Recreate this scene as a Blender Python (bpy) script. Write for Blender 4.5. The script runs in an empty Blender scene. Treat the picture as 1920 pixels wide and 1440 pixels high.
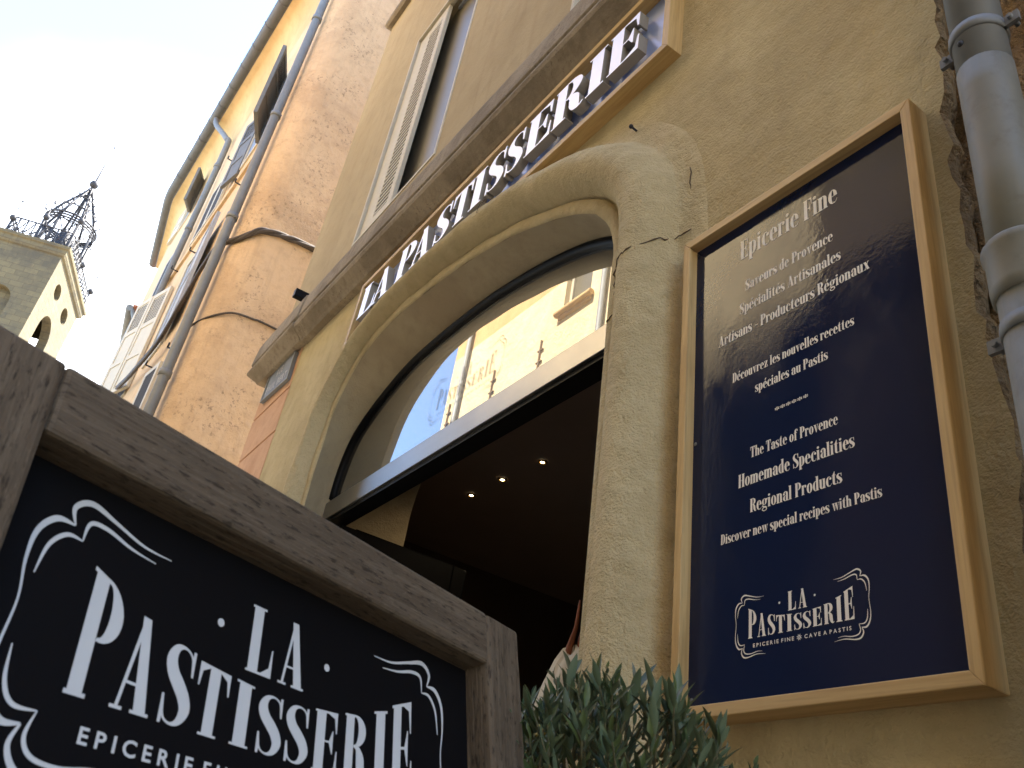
import bpy, bmesh, math, random
from mathutils import Vector, Matrix
from mathutils.geometry import delaunay_2d_cdt
random.seed(7)
S = bpy.context.scene
COL = S.collection

# ------------------------------------------------------------------ camera
CAMH, CAMD, FPX = 0.85, 1.2, 1629.276
camd = bpy.data.cameras.new('camera')
cam = bpy.data.objects.new('camera', camd)
COL.objects.link(cam)
camd.sensor_width = 36.0
camd.lens = FPX / 1920 * 36.0
camd.clip_start, camd.clip_end = 0.02, 3000
right = Vector((0.56338633, 0.81268614, 0.14878536))
down = Vector((-0.36200458, 0.4046955, -0.83974653))
fwd = Vector((-0.74266313, 0.41924073, 0.52219602))
cm = Matrix((right, -down, -fwd)).transposed().to_4x4()
cm.translation = (0, -CAMD, CAMH)
cam.matrix_world = cm
camd.dof.use_dof = True
camd.dof.focus_distance = 2.6
camd.dof.aperture_fstop = 16
S.camera = cam

# ------------------------------------------------------------------ light
SUN_EL, SUN_ROT = math.radians(57), math.radians(2)
world = bpy.data.worlds.new('World')
S.world = world
world.use_nodes = True
wn, wl = world.node_tree.nodes, world.node_tree.links
wn.clear()
sky = wn.new('ShaderNodeTexSky')
sky.sky_type = 'NISHITA'
sky.sun_disc = False
sky.sun_elevation, sky.sun_rotation = SUN_EL, SUN_ROT
sky.air_density, sky.dust_density, sky.ozone_density = 1.0, 0.4, 2.6
bg = wn.new('ShaderNodeBackground')
bg.inputs['Strength'].default_value = 0.12
wout = wn.new('ShaderNodeOutputWorld')
# added white veil that bleaches the sky low over the end of the street
tc = wn.new('ShaderNodeTexCoord')
dot = wn.new('ShaderNodeVectorMath'); dot.operation = 'DOT_PRODUCT'
dot.inputs[1].default_value = Vector((-0.93, 0.15, 0.33)).normalized()
wl.new(tc.outputs['Generated'], dot.inputs[0])
cn = wn.new('ShaderNodeTexNoise'); cn.inputs['Scale'].default_value = 2.2; cn.inputs['Detail'].default_value = 6
wl.new(tc.outputs['Generated'], cn.inputs['Vector'])
ad = wn.new('ShaderNodeMath'); ad.operation = 'MULTIPLY_ADD'
ad.inputs[1].default_value = 0.10; wl.new(cn.outputs['Fac'], ad.inputs[0]); wl.new(dot.outputs['Value'], ad.inputs[2])
mr = wn.new('ShaderNodeMapRange'); mr.interpolation_type = 'SMOOTHSTEP'
mr.inputs['From Min'].default_value = 0.94; mr.inputs['From Max'].default_value = 1.06
mr.inputs['To Max'].default_value = 0.92
wl.new(ad.outputs[0], mr.inputs['Value'])
cmix = wn.new('ShaderNodeMix'); cmix.data_type = 'RGBA'
wl.new(mr.outputs[0], cmix.inputs['Factor'])
wl.new(sky.outputs[0], cmix.inputs[6])
cmix.inputs[7].default_value = (6.5, 6.6, 6.7, 1)
wl.new(cmix.outputs[2], bg.inputs['Color'])
wl.new(bg.outputs[0], wout.inputs[0])

sund = bpy.data.lights.new('sun', 'SUN')
sund.energy, sund.angle, sund.color = 4.6, math.radians(0.53), (1.0, 0.93, 0.80)
sun = bpy.data.objects.new('sun', sund)
COL.objects.link(sun)
sdir = Vector((math.sin(SUN_ROT) * math.cos(SUN_EL), math.cos(SUN_ROT) * math.cos(SUN_EL), math.sin(SUN_EL)))
sun.rotation_euler = sdir.to_track_quat('Z', 'Y').to_euler()
sun.location = (0, 20, 40)

vs = S.view_settings
vs.view_transform, vs.look, vs.gamma, vs.use_curve_mapping = 'Standard', 'None', 1, False
vs.exposure = 3.0
S.cycles.max_bounces = 8
S.cycles.diffuse_bounces = 5
S.cycles.glossy_bounces = 4
S.cycles.sample_clamp_indirect = 6
S.cycles.use_denoising = True

# ------------------------------------------------------------------ materials
def newmat(name):
    m = bpy.data.materials.new(name)
    m.use_nodes = True
    nt = m.node_tree
    return m, nt.nodes, nt.links, nt.nodes['Principled BSDF']

def coords(N, L, scale=(1, 1, 1), rot=(0, 0, 0)):
    t = N.new('ShaderNodeTexCoord'); mp = N.new('ShaderNodeMapping')
    mp.inputs['Scale'].default_value = scale
    mp.inputs['Rotation'].default_value = rot
    L.new(t.outputs['Object'], mp.inputs['Vector'])
    return mp.outputs[0]

def noise(N, L, vec, scale, detail=4, rough=0.55, dist=0.0):
    n = N.new('ShaderNodeTexNoise')
    n.inputs['Scale'].default_value = scale
    n.inputs['Detail'].default_value = detail
    n.inputs['Roughness'].default_value = rough
    n.inputs['Distortion'].default_value = dist
    L.new(vec, n.inputs['Vector'])
    return n.outputs['Fac']

def ramp(N, L, fac, a, b):
    r = N.new('ShaderNodeMapRange'); r.interpolation_type = 'SMOOTHSTEP'
    r.inputs['From Min'].default_value = a; r.inputs['From Max'].default_value = b
    L.new(fac, r.inputs['Value'])
    return r.outputs[0]

def mix(N, L, fac, a, b):
    m = N.new('ShaderNodeMix'); m.data_type = 'RGBA'
    if isinstance(fac, (int, float)): m.inputs['Factor'].default_value = fac
    else: L.new(fac, m.inputs['Factor'])
    for k, v in ((6, a), (7, b)):
        if isinstance(v, tuple): m.inputs[k].default_value = (*v, 1) if len(v) == 3 else v
        else: L.new(v, m.inputs[k])
    return m.outputs[2]

def math_(N, L, op, a, b):
    m = N.new('ShaderNodeMath'); m.operation = op
    for k, v in ((0, a), (1, b)):
        if isinstance(v, (int, float)): m.inputs[k].default_value = v
        else: L.new(v, m.inputs[k])
    return m.outputs[0]

def bump(N, L, bs, h, strength, dist=0.01, prev=None):
    b = N.new('ShaderNodeBump')
    b.inputs['Strength'].default_value = strength
    b.inputs['Distance'].default_value = dist
    L.new(h, b.inputs['Height'])
    if prev is not None: L.new(prev, b.inputs['Normal'])
    L.new(b.outputs[0], bs.inputs['Normal'])
    return b.outputs[0]

def stucco(name, col, stain, fine=90, fstr=0.35, big=1.1, pits=0.0, streak=None, rough=0.92, stain_hi=0.62, fdist=0.006):
    m, N, L, bs = newmat(name)
    v = coords(N, L)
    n1 = noise(N, L, v, big, 6, 0.62, 0.4)
    c = mix(N, L, ramp(N, L, n1, 0.42, stain_hi), col, stain)
    n2 = noise(N, L, v, big * 9, 5, 0.6)
    c = mix(N, L, math_(N, L, 'MULTIPLY', ramp(N, L, n2, 0.45, 0.75), 0.45), c, tuple(x * 0.82 for x in stain))
    n3 = noise(N, L, v, fine, 3, 0.6)
    c = mix(N, L, math_(N, L, 'MULTIPLY', ramp(N, L, n3, 0.55, 0.8), 0.22), c, tuple(min(1, x * 1.3) for x in col))
    if streak:
        vv = coords(N, L, (9, 9, 0.7))
        s1 = noise(N, L, vv, 1.6, 4, 0.6)
        c = mix(N, L, math_(N, L, 'MULTIPLY', ramp(N, L, s1, 0.5, 0.72), streak[1]), c, streak[0])
    if pits:
        p = noise(N, L, v, big * 26, 6, 0.75)
        pm = ramp(N, L, p, 0.555, 0.62)
        zone = ramp(N, L, noise(N, L, v, big * 1.7, 3), 0.45, 0.62)
        c = mix(N, L, math_(N, L, 'MULTIPLY', math_(N, L, 'MULTIPLY', pm, zone), pits), c, tuple(x * 0.42 for x in stain))
    L.new(c, bs.inputs['Base Color'])
    bs.inputs['Roughness'].default_value = rough
    bs.inputs['Specular IOR Level'].default_value = 0.2
    h = math_(N, L, 'MULTIPLY', n2, 1.6)
    h = math_(N, L, 'ADD', h, math_(N, L, 'MULTIPLY', n3, 0.55))
    if pits:
        h = math_(N, L, 'SUBTRACT', h, math_(N, L, 'MULTIPLY', math_(N, L, 'MULTIPLY', pm, zone), 0.5))
    b1 = bump(N, L, bs, h, fstr, fdist * 3)
    return m

def wood(name, light, dark, axis=0, scale=1.0, rough=0.55, bstr=0.15, speck=0.0, gloss=0.3):
    m, N, L, bs = newmat(name)
    sc = [34, 34, 34]; sc[axis] = 1.6
    v = coords(N, L, tuple(x * scale for x in sc))
    n = noise(N, L, v, 1.0, 6, 0.65, 0.6)
    c = mix(N, L, ramp(N, L, n, 0.3, 0.72), dark, light)
    sc2 = [140, 140, 140]; sc2[axis] = 5
    v2 = coords(N, L, tuple(x * scale for x in sc2))
    n2 = noise(N, L, v2, 1.0, 3, 0.6)
    c = mix(N, L, math_(N, L, 'MULTIPLY', ramp(N, L, n2, 0.5, 0.7), 0.35), c, tuple(x * 0.6 for x in dark))
    v0 = coords(N, L)
    n0 = noise(N, L, v0, 3.2 * scale, 4, 0.6)
    c = mix(N, L, math_(N, L, 'MULTIPLY', ramp(N, L, n0, 0.5, 0.75), 0.4), c, tuple(x * 0.72 for x in dark))
    if speck:
        sc3 = [210, 210, 210]; sc3[axis] = 48
        n4 = noise(N, L, coords(N, L, tuple(sc3)), 1.0, 4, 0.65)
        c = mix(N, L, math_(N, L, 'MULTIPLY', ramp(N, L, n4, 0.52, 0.66), speck), c, tuple(x * 0.30 for x in dark))
        n5 = noise(N, L, coords(N, L, tuple(sc3)), 2.3, 3, 0.6)
        c = mix(N, L, math_(N, L, 'MULTIPLY', ramp(N, L, n5, 0.55, 0.75), speck * 0.6), c, tuple(min(1, x * 1.35) for x in light))
    L.new(c, bs.inputs['Base Color'])
    bs.inputs['Roughness'].default_value = rough
    bs.inputs['Specular IOR Level'].default_value = gloss
    bump(N, L, bs, math_(N, L, 'ADD', n, math_(N, L, 'MULTIPLY', n2, 0.6)), bstr, 0.004)
    return m

def plain(name, col, rough=0.6, metal=0.0, var=0.12, scale=8, bstr=0.0, bscale=60, spec=0.4, dirt=None):
    m, N, L, bs = newmat(name)
    v = coords(N, L)
    n = noise(N, L, v, scale, 5, 0.6)
    c = mix(N, L, n, tuple(min(1, x * (1 + var)) for x in col), tuple(x * (1 - var) for x in col))
    if dirt:
        d = ramp(N, L, noise(N, L, v, scale * 3.1, 6, 0.7), 0.5, 0.72)
        c = mix(N, L, math_(N, L, 'MULTIPLY', d, dirt[1]), c, dirt[0])
    L.new(c, bs.inputs['Base Color'])
    r = math_(N, L, 'ADD', math_(N, L, 'MULTIPLY', n, 0.16), rough - 0.08)
    L.new(r, bs.inputs['Roughness'])
    bs.inputs['Metallic'].default_value = metal
    bs.inputs['Specular IOR Level'].default_value = spec
    if bstr:
        bump(N, L, bs, noise(N, L, v, bscale, 3), bstr, 0.003)
    return m

def emit(name, col, s):
    m, N, L, bs = newmat(name)
    bs.inputs['Emission Color'].default_value = (*col, 1)
    bs.inputs['Emission Strength'].default_value = s
    bs.inputs['Base Color'].default_value = (*col, 1)
    return m

M = {}
M['lower'] = stucco('ochre_plaster', (0.55, 0.455, 0.255), (0.46, 0.37, 0.20), fine=130, fstr=0.55, big=1.5, streak=((0.40, 0.31, 0.17), 0.22))
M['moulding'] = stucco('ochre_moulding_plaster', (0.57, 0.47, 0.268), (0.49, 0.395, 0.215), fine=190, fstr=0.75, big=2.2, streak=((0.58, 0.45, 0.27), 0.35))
M['upper'] = stucco('tan_plaster', (0.43, 0.345, 0.21), (0.385, 0.305, 0.18), fine=70, fstr=0.25, big=0.8, streak=((0.30, 0.21, 0.11), 0.25))
M['salmon'] = stucco('salmon_plaster', (0.60, 0.37, 0.225), (0.53, 0.31, 0.18), fine=70, fstr=0.2, big=1.4, streak=((0.56, 0.33, 0.19), 0.5))
M['course'] = stucco('weathered_cornice_stone', (0.32, 0.265, 0.19), (0.22, 0.178, 0.125), fine=120, fstr=0.4, big=2.4, pits=0.6, streak=((0.15, 0.11, 0.07), 0.45))
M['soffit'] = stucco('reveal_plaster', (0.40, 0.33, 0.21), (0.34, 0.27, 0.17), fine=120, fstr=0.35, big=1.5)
M['oldwall'] = stucco('bare_old_plaster', (0.36, 0.235, 0.115), (0.22, 0.14, 0.07), fine=60, fstr=0.9, big=3.0, pits=0.8, stain_hi=0.58, fdist=0.012)
M['orange'] = stucco('orange_plaster', (0.60, 0.415, 0.245), (0.48, 0.325, 0.19), fine=34, fstr=0.4, big=0.75, pits=0.7, streak=((0.46, 0.32, 0.19), 0.45), fdist=0.012)
M['peach'] = stucco('peach_plaster', (0.60, 0.445, 0.275), (0.53, 0.38, 0.22), fine=40, fstr=0.2, big=0.7, streak=((0.5, 0.33, 0.17), 0.3))
M['yellow'] = stucco('yellow_soffit_paint', (0.55, 0.43, 0.235), (0.46, 0.35, 0.18), fine=30, fstr=0.1, big=0.6)
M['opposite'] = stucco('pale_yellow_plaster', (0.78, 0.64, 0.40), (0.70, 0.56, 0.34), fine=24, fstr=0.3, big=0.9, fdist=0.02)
M['opposite_top'] = stucco('apricot_shaded_plaster', (0.62, 0.40, 0.19), (0.54, 0.33, 0.15), fine=24, fstr=0.2, big=0.9)  # apricot tone stands in for the shade on the upper opposite wall
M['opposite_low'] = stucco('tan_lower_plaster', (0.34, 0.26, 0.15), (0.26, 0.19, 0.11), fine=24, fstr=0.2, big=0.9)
M['darkened_low_wall'] = plain('darkened_wall_colour', (0.045, 0.04, 0.035), 0.6)  # wall darkened in colour to hide its sun patch from the menu board's reflection
M['opposite_dim'] = stucco('darkened_brown_plaster', (0.17, 0.125, 0.07), (0.12, 0.09, 0.05), fine=24, fstr=0.2, big=0.9)  # darkened in colour so the menu board reflects dark; paler lower wall bounces light
M['oak'] = [wood('pale_oak_%s' % 'xyz'[a], (0.62, 0.44, 0.205), (0.45, 0.295, 0.12), a, 1.0, 0.5, 0.08) for a in range(3)]
M['board_wood'] = [wood('weathered_brown_wood_%s' % 'xyz'[a], (0.172, 0.127, 0.082), (0.092, 0.065, 0.040), a, 1.6, 0.72, 0.5, speck=0.75, gloss=0.15) for a in range(3)]
M['zinc'] = plain('zinc_metal', (0.17, 0.175, 0.17), 0.55, 0.1, 0.25, 6, 0.1, 30, dirt=((0.2, 0.2, 0.2), 0.3))
M['old_zinc'] = plain('dull_old_zinc', (0.095, 0.10, 0.105), 0.6, 0.1, 0.25, 6)
M['zinc_paint'] = plain('cream_grey_pipe_paint', (0.175, 0.168, 0.135), 0.55, 0.0, 0.14, 5, 0.06, 40, dirt=((0.11, 0.09, 0.06), 0.5))
M['iron'] = plain('dark_iron', (0.03, 0.03, 0.035), 0.6, 0.3, 0.3, 30)
M['cream'] = plain('cream_shutter_paint', (0.52, 0.47, 0.36), 0.6, 0, 0.06, 9, dirt=((0.4, 0.34, 0.24), 0.3))
M['slot'] = plain('dark_slot', (0.03, 0.025, 0.02), 0.9)
M['grey_shutter'] = plain('blue_grey_shutter_paint', (0.33, 0.34, 0.36), 0.6, 0, 0.10, 7, dirt=((0.2, 0.19, 0.18), 0.4))
M['dark_shutter'] = plain('dark_grey_shutter_paint', (0.13, 0.13, 0.125), 0.65, 0, 0.2, 7, dirt=((0.25, 0.22, 0.18), 0.4))
M['white_letter'] = plain('pale_metal_letter', (0.70, 0.73, 0.83), 0.36, 0.55, 0.02, 3)
M['letter_side'] = plain('brown_grey_letter_side', (0.30, 0.275, 0.235), 0.45, 0.1)
M['letter_paint'] = plain('white_lettering', (0.80, 0.77, 0.70), 0.55, 0, 0.05, 40)
M['letter_grey'] = plain('pale_grey_lettering', (0.66, 0.655, 0.625), 0.6, 0, 0.04, 40)
M['black'] = plain('black_frame_paint', (0.003, 0.003, 0.0035), 0.5, 0, 0.2, 20, spec=0.12)
M['blackboard'] = plain('black_sign_board', (0.0055, 0.005, 0.0055), 0.55, 0, 0.25, 5, spec=0.12)
M['steel'] = plain('brushed_steel', (0.29, 0.285, 0.275), 0.33, 1.0, 0.08, 4)
M['ceiling'] = plain('dark_brown_ceiling', (0.20, 0.155, 0.125), 0.8, 0, 0.1, 3)
M['inner'] = plain('dark_interior', (0.07, 0.048, 0.034), 0.8, 0, 0.2, 3)
M['void'] = plain('dark_room', (0.05, 0.045, 0.035), 0.9, 0, 0.2, 2)
M['tile'] = plain('red_roof_tile', (0.36, 0.14, 0.08), 0.85, 0, 0.25, 6)
M['crack'] = plain('crack_line', (0.10, 0.07, 0.04), 0.95)
M['lampglow'] = emit('lamp_glow', (1.0, 0.82, 0.52), 6)
M['lamprim'] = plain('brass_rim', (0.5, 0.33, 0.12), 0.3, 1.0)
M['rust'] = plain('rusty_iron', (0.20, 0.13, 0.07), 0.8)
M['cable'] = plain('brown_black_cable', (0.06, 0.045, 0.035), 0.7, 0, 0.4, 60)
M['pavement'] = stucco('paving_stone', (0.30, 0.26, 0.20), (0.22, 0.19, 0.15), fine=40, fstr=0.3, big=0.8)
M['plate'] = plain('grey_enamel_plate', (0.17, 0.18, 0.19), 0.6, 0.0, 0.15, 14, dirt=((0.2, 0.17, 0.13), 0.4))
M['plate_letter'] = plain('raised_sign_letter', (0.40, 0.38, 0.33), 0.5, 0.1)
M['pot'] = plain('terracotta_pot', (0.4, 0.18, 0.09), 0.8)
M['stem'] = plain('plant_stem', (0.10, 0.09, 0.04), 0.8)
M['cloth'] = plain('pale_cloth', (0.50, 0.46, 0.36), 0.85, 0, 0.12, 20, 0.3, 30)
M['stalk'] = plain('red_brown_stalk', (0.22, 0.075, 0.035), 0.8, 0, 0.3, 30)

def navy():
    m, N, L, bs = newmat('navy_gloss_paint')
    v = coords(N, L)
    n = noise(N, L, v, 2.2, 5)
    c = mix(N, L, n, (0.0045, 0.0125, 0.052), (0.006, 0.0115, 0.036))
    L.new(c, bs.inputs['Base Color'])
    nr = ramp(N, L, noise(N, L, coords(N, L, (2.5, 2.5, 1.1)), 1.7, 5, 0.65), 0.35, 0.7)
    L.new(math_(N, L, 'ADD', math_(N, L, 'MULTIPLY', nr, 0.15), 0.035), bs.inputs['Roughness'])
    bs.inputs['IOR'].default_value = 1.39
    peel = math_(N, L, 'ADD', noise(N, L, v, 95, 2, 0.5), math_(N, L, 'MULTIPLY', noise(N, L, v, 30, 3, 0.5), 1.2))
    bump(N, L, bs, peel, 0.13, 0.0010)
    return m
M['navy'] = navy()

def sign_blue():
    m, N, L, bs = newmat('blue_satin_sign_board')
    v = coords(N, L)
    c = mix(N, L, noise(N, L, v, 2, 3), (0.33, 0.44, 0.78), (0.37, 0.48, 0.82))
    L.new(c, bs.inputs['Base Color'])
    bs.inputs['Roughness'].default_value = 0.28
    bs.inputs['Metallic'].default_value = 0.25
    return m
M['sign_blue'] = sign_blue()

def glass(name, fac=0.45, tint=(0.016, 0.015, 0.014), k=1.2, gr=0.0):
    m, N, L, bs = newmat(name)
    bs.inputs['Base Color'].default_value = (*tint, 1)
    bs.inputs['Roughness'].default_value = 0.4
    g = N.new('ShaderNodeBsdfGlossy'); g.inputs['Roughness'].default_value = gr
    g.inputs['Color'].default_value = (1, 1, 1, 1)
    fr = N.new('ShaderNodeFresnel'); fr.inputs['IOR'].default_value = 1.5
    f = math_(N, L, 'ADD', math_(N, L, 'MULTIPLY', fr.outputs[0], k), fac)
    mx = N.new('ShaderNodeMixShader')
    L.new(f, mx.inputs[0]); L.new(bs.outputs[0], mx.inputs[1]); L.new(g.outputs[0], mx.inputs[2])
    L.new(mx.outputs[0], N['Material Output'].inputs[0])
    return m
M['glass'] = glass('fanlight_glass', 0.12)
M['glass_dim'] = glass('window_glass', 0.0, (0.14, 0.125, 0.088), 0.03, 0.25)  # olive base colour paints in a dull wall's reflection; gloss nearly off

def leafmat():
    m, N, L, bs = newmat('laurel_leaf')
    gi = N.new('ShaderNodeNewGeometry')
    r = gi.outputs['Random Per Island']
    c = mix(N, L, r, (0.016, 0.034, 0.009), (0.085, 0.115, 0.036))
    c2 = mix(N, L, gi.outputs['Backfacing'], c, (0.11, 0.145, 0.08))
    L.new(c2, bs.inputs['Base Color'])
    bs.inputs['Roughness'].default_value = 0.45
    bs.inputs['Specular IOR Level'].default_value = 0.3
    return m
M['leaf'] = leafmat()

def stone():
    m, N, L, bs = newmat('tower_ashlar')
    v = coords(N, L)
    br = N.new('ShaderNodeTexBrick')
    br.inputs['Scale'].default_value = 1.0
    br.inputs['Brick Width'].default_value = 0.62
    br.inputs['Row Height'].default_value = 0.30
    br.inputs['Mortar Size'].default_value = 0.012
    br.inputs['Color1'].default_value = (0.135, 0.108, 0.056, 1)
    br.inputs['Color2'].default_value = (0.098, 0.080, 0.045, 1)
    br.inputs['Mortar'].default_value = (0.08, 0.062, 0.035, 1)
    uv = N.new('ShaderNodeUVMap')
    L.new(uv.outputs[0], br.inputs['Vector'])
    n = ramp(N, L, noise(N, L, v, 0.7, 6, 0.65), 0.45, 0.7)
    c = mix(N, L, math_(N, L, 'MULTIPLY', n, 0.75), br.outputs['Color'], (0.062, 0.053, 0.038))
    n2 = ramp(N, L, noise(N, L, v, 4, 5, 0.65), 0.5, 0.8)
    c = mix(N, L, math_(N, L, 'MULTIPLY', n2, 0.35), c, (0.18, 0.145, 0.075))
    L.new(c, bs.inputs['Base Color'])
    bs.inputs['Roughness'].default_value = 0.95
    bump(N, L, bs, math_(N, L, 'ADD', br.outputs['Fac'], noise(N, L, v, 6, 4)), 0.5, 0.04)
    return m
M['stone'] = stone()

# ------------------------------------------------------------------ builders
def thing(name, label, cat, loc, group=None):
    o = bpy.data.objects.new(name, None)
    o.empty_display_size = 0.1
    COL.objects.link(o)
    o.location = loc
    o['label'] = label; o['category'] = cat
    if group: o['group'] = group
    return o

def tag(o, label, cat, group=None):
    o['label'] = label; o['category'] = cat
    if group: o['group'] = group
    return o

def wloc(o):
    t = Vector(o.location) if o.parent is None else None
    return t

class MB:
    """collects faces (world or local coordinates) into one mesh"""
    def __init__(s): s.v = []; s.f = []; s.mi = []; s.sm = []
    def add(s, verts, faces, mi=0, smooth=False):
        o = len(s.v); s.v += [tuple(p) for p in verts]
        for f in faces:
            s.f.append(tuple(i + o for i in f)); s.mi.append(mi); s.sm.append(smooth)
    def box(s, x0, x1, y0, y1, z0, z1, mi=0):
        v = [(x, y, z) for z in (z0, z1) for y in (y0, y1) for x in (x0, x1)]
        s.add(v, [(0, 2, 3, 1), (4, 5, 7, 6), (0, 1, 5, 4), (2, 6, 7, 3), (0, 4, 6, 2), (1, 3, 7, 5)], mi)
    def quad(s, a, b, c, d, mi=0): s.add([a, b, c, d], [(0, 1, 2, 3)], mi)
    def prism(s, poly, f0, f1, mi=0):
        """poly 2d ccw; f0,f1 map (x,y)->3d for back and front"""
        n = len(poly)
        v = [f0(*p) for p in poly] + [f1(*p) for p in poly]
        s.add(v, [tuple(range(n - 1, -1, -1)), tuple(range(n, 2 * n))] + [(i, (i + 1) % n, n + (i + 1) % n, n + i) for i in range(n)], mi)
    def tube(s, pts, r, seg=10, mi=0, cap=True, smooth=True):
        pts = [Vector(p) for p in pts]
        rs = r if isinstance(r, (list, tuple)) else [r] * len(pts)
        rings = []; up = None
        for i, p in enumerate(pts):
            t = (pts[min(i + 1, len(pts) - 1)] - pts[max(i - 1, 0)]).normalized()
            if up is None:
                up = t.orthogonal().normalized()
            up = (up - t * up.dot(t)).normalized()
            b = t.cross(up)
            rings.append([p + (up * math.cos(a) + b * math.sin(a)) * rs[i] for a in [2 * math.pi * k / seg for k in range(seg)]])
        v = [q for rg in rings for q in rg]
        f = []
        for i in range(len(pts) - 1):
            for k in range(seg):
                a = i * seg + k; b = i * seg + (k + 1) % seg
                f.append((a, b, b + seg, a + seg))
        s.add(v, f, mi, smooth)
        if cap:
            s.add(rings[0], [tuple(range(seg - 1, -1, -1))], mi); s.add(rings[-1], [tuple(range(seg))], mi)
    def sweep(s, rings, closed=False, mi=0, smooth=False, cap=False):
        n = len(rings[0]); v = [q for rg in rings for q in rg]; f = []
        for i in range(len(rings) - 1):
            for k in range(n if closed else n - 1):
                a = i * n + k; b = i * n + (k + 1) % n
                f.append((a, b, b + n, a + n))
        s.add(v, f, mi, smooth)
        if cap:
            s.add(rings[0], [tuple(range(n))], mi); s.add(rings[-1], [tuple(range(n))], mi)
    def sphere(s, c, r, seg=12, rg=8, mi=0, sc=(1, 1, 1)):
        v = []; f = []
        for i in range(rg + 1):
            th = math.pi * i / rg
            for k in range(seg):
                ph = 2 * math.pi * k / seg
                v.append((c[0] + r * sc[0] * math.sin(th) * math.cos(ph), c[1] + r * sc[1] * math.sin(th) * math.sin(ph), c[2] + r * sc[2] * math.cos(th)))
        for i in range(rg):
            for k in range(seg):
                a = i * seg + k; b = i * seg + (k + 1) % seg
                f.append((a, a + seg, b + seg, b))
        s.add(v, f, mi, True)
    def build(s, name, mats, parent=None, M_=None, bevel=0.0, recalc=True, tri=False, wn_=False):
        me = bpy.data.meshes.new(name)
        me.from_pydata(s.v, [], s.f)
        for m in (mats if isinstance(mats, (list, tuple)) else [mats]): me.materials.append(m)
        for p, mi, sm in zip(me.polygons, s.mi, s.sm): p.material_index = mi; p.use_smooth = sm
        bm = bmesh.new(); bm.from_mesh(me)
        bmesh.ops.remove_doubles(bm, verts=bm.verts, dist=1e-6)
        if recalc: bmesh.ops.recalc_face_normals(bm, faces=bm.faces)
        if tri: bmesh.ops.triangulate(bm, faces=[f for f in bm.faces if len(f.verts) > 4])
        bm.to_mesh(me); bm.free()
        o = bpy.data.objects.new(name, me)
        COL.objects.link(o)
        if parent is not None:
            o.parent = parent
            pm = PM[parent.name] if parent.name in PM else Matrix.Translation(parent.location)
            o.matrix_parent_inverse = pm.inverted()
        if M_ is not None: o.matrix_basis = M_
        PM[o.name] = M_.copy() if M_ is not None else Matrix.Identity(4)
        if bevel:
            b = o.modifiers.new('bevel', 'BEVEL'); b.width = bevel; b.segments = 2; b.limit_method = 'ANGLE'; b.angle_limit = math.radians(40)
            b.harden_normals = False
        return o
PM = {}

def struct(o): o['kind'] = 'structure'; return o

def cat(pts, n, closed=False):
    """Catmull-Rom through pts, n samples per span"""
    P = [Vector(p) for p in pts]; out = []
    for i in range(len(P) - 1):
        p0 = P[max(i - 1, 0)]; p1 = P[i]; p2 = P[i + 1]; p3 = P[min(i + 2, len(P) - 1)]
        for k in range(n):
            t = k / n
            out.append(0.5 * ((2 * p1) + (p2 - p0) * t + (2 * p0 - 5 * p1 + 4 * p2 - p3) * t * t + (3 * p1 - p0 - 3 * p2 + p3) * t ** 3))
    out.append(P[-1]); return out

def resample(pts, n):
    d = [0]
    for a, b in zip(pts, pts[1:]): d.append(d[-1] + (b - a).length)
    out = []; j = 0
    for i in range(n):
        t = d[-1] * i / (n - 1)
        while j < len(d) - 2 and d[j + 1] < t: j += 1
        out.append(pts[j].lerp(pts[j + 1], (t - d[j]) / max(1e-9, d[j + 1] - d[j])))
    return out

# ---------------------------------------------------------------- lettering
def R(x0, y0, x1, y1): return [(x0, y0), (x1, y0), (x1, y1), (x0, y1)]
def ring(cx, cy, rx, ry, sx, sy, a0=0, a1=360, n=None):
    n = n or max(6, int(abs(a1 - a0) / 12)); o = []
    for i in range(n):
        a = math.radians(a0 + (a1 - a0) * i / n); b = math.radians(a0 + (a1 - a0) * (i + 1) / n)
        pa = (cx + rx * math.cos(a), cy + ry * math.sin(a)); pb = (cx + rx * math.cos(b), cy + ry * math.sin(b))
        qa = (cx + (rx - sx) * math.cos(a), cy + (ry - sy) * math.sin(a)); qb = (cx + (rx - sx) * math.cos(b), cy + (ry - sy) * math.sin(b))
        o.append([pa, pb, qb, qa])
    return o
def ell(cx, cy, rx, ry, n=16): return [[(cx + rx * math.cos(2 * math.pi * i / n), cy + ry * math.sin(2 * math.pi * i / n)) for i in range(n)]]
def pen(pts, n=5):
    P = cat([(x, y, w) for x, y, w in pts], n); o = []; L_ = []; R_ = []
    for i, p in enumerate(P):
        d = Vector((P[min(i + 1, len(P) - 1)][0] - P[max(i - 1, 0)][0], P[min(i + 1, len(P) - 1)][1] - P[max(i - 1, 0)][1])).normalized()
        L_.append((p[0] - d[1] * p[2] / 2, p[1] + d[0] * p[2] / 2)); R_.append((p[0] + d[1] * p[2] / 2, p[1] - d[0] * p[2] / 2))
    for i in range(len(P) - 1): o.append([R_[i], R_[i + 1], L_[i + 1], L_[i]])
    return o
X = 0.68; T = 0.034
def scurve(h, w):
    """didone S of height h and width w"""
    f = lambda x, y, k: (x * w, y * h, k)
    p = pen([f(.90, .80, .03), f(.80, .93, .03), f(.55, .982, .035), f(.28, .93, .09), f(.16, .78, .15), f(.27, .63, .175), f(.52, .50, .185), f(.74, .37, .175), f(.84, .22, .15), f(.70, .07, .09), f(.45, .018, .035), f(.20, .07, .03), f(.09, .22, .03)], 4)
    p += [[(w * .86, h), (w * .83, h * .86), (w * .88, h * .66), (w * .95, h * .66), (w * .95, h)]]
    p += [[(w * .04, 0), (w * .13, 0), (w * .17, h * .14), (w * .11, h * .34), (w * .04, h * .34)]]
    return p
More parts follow.
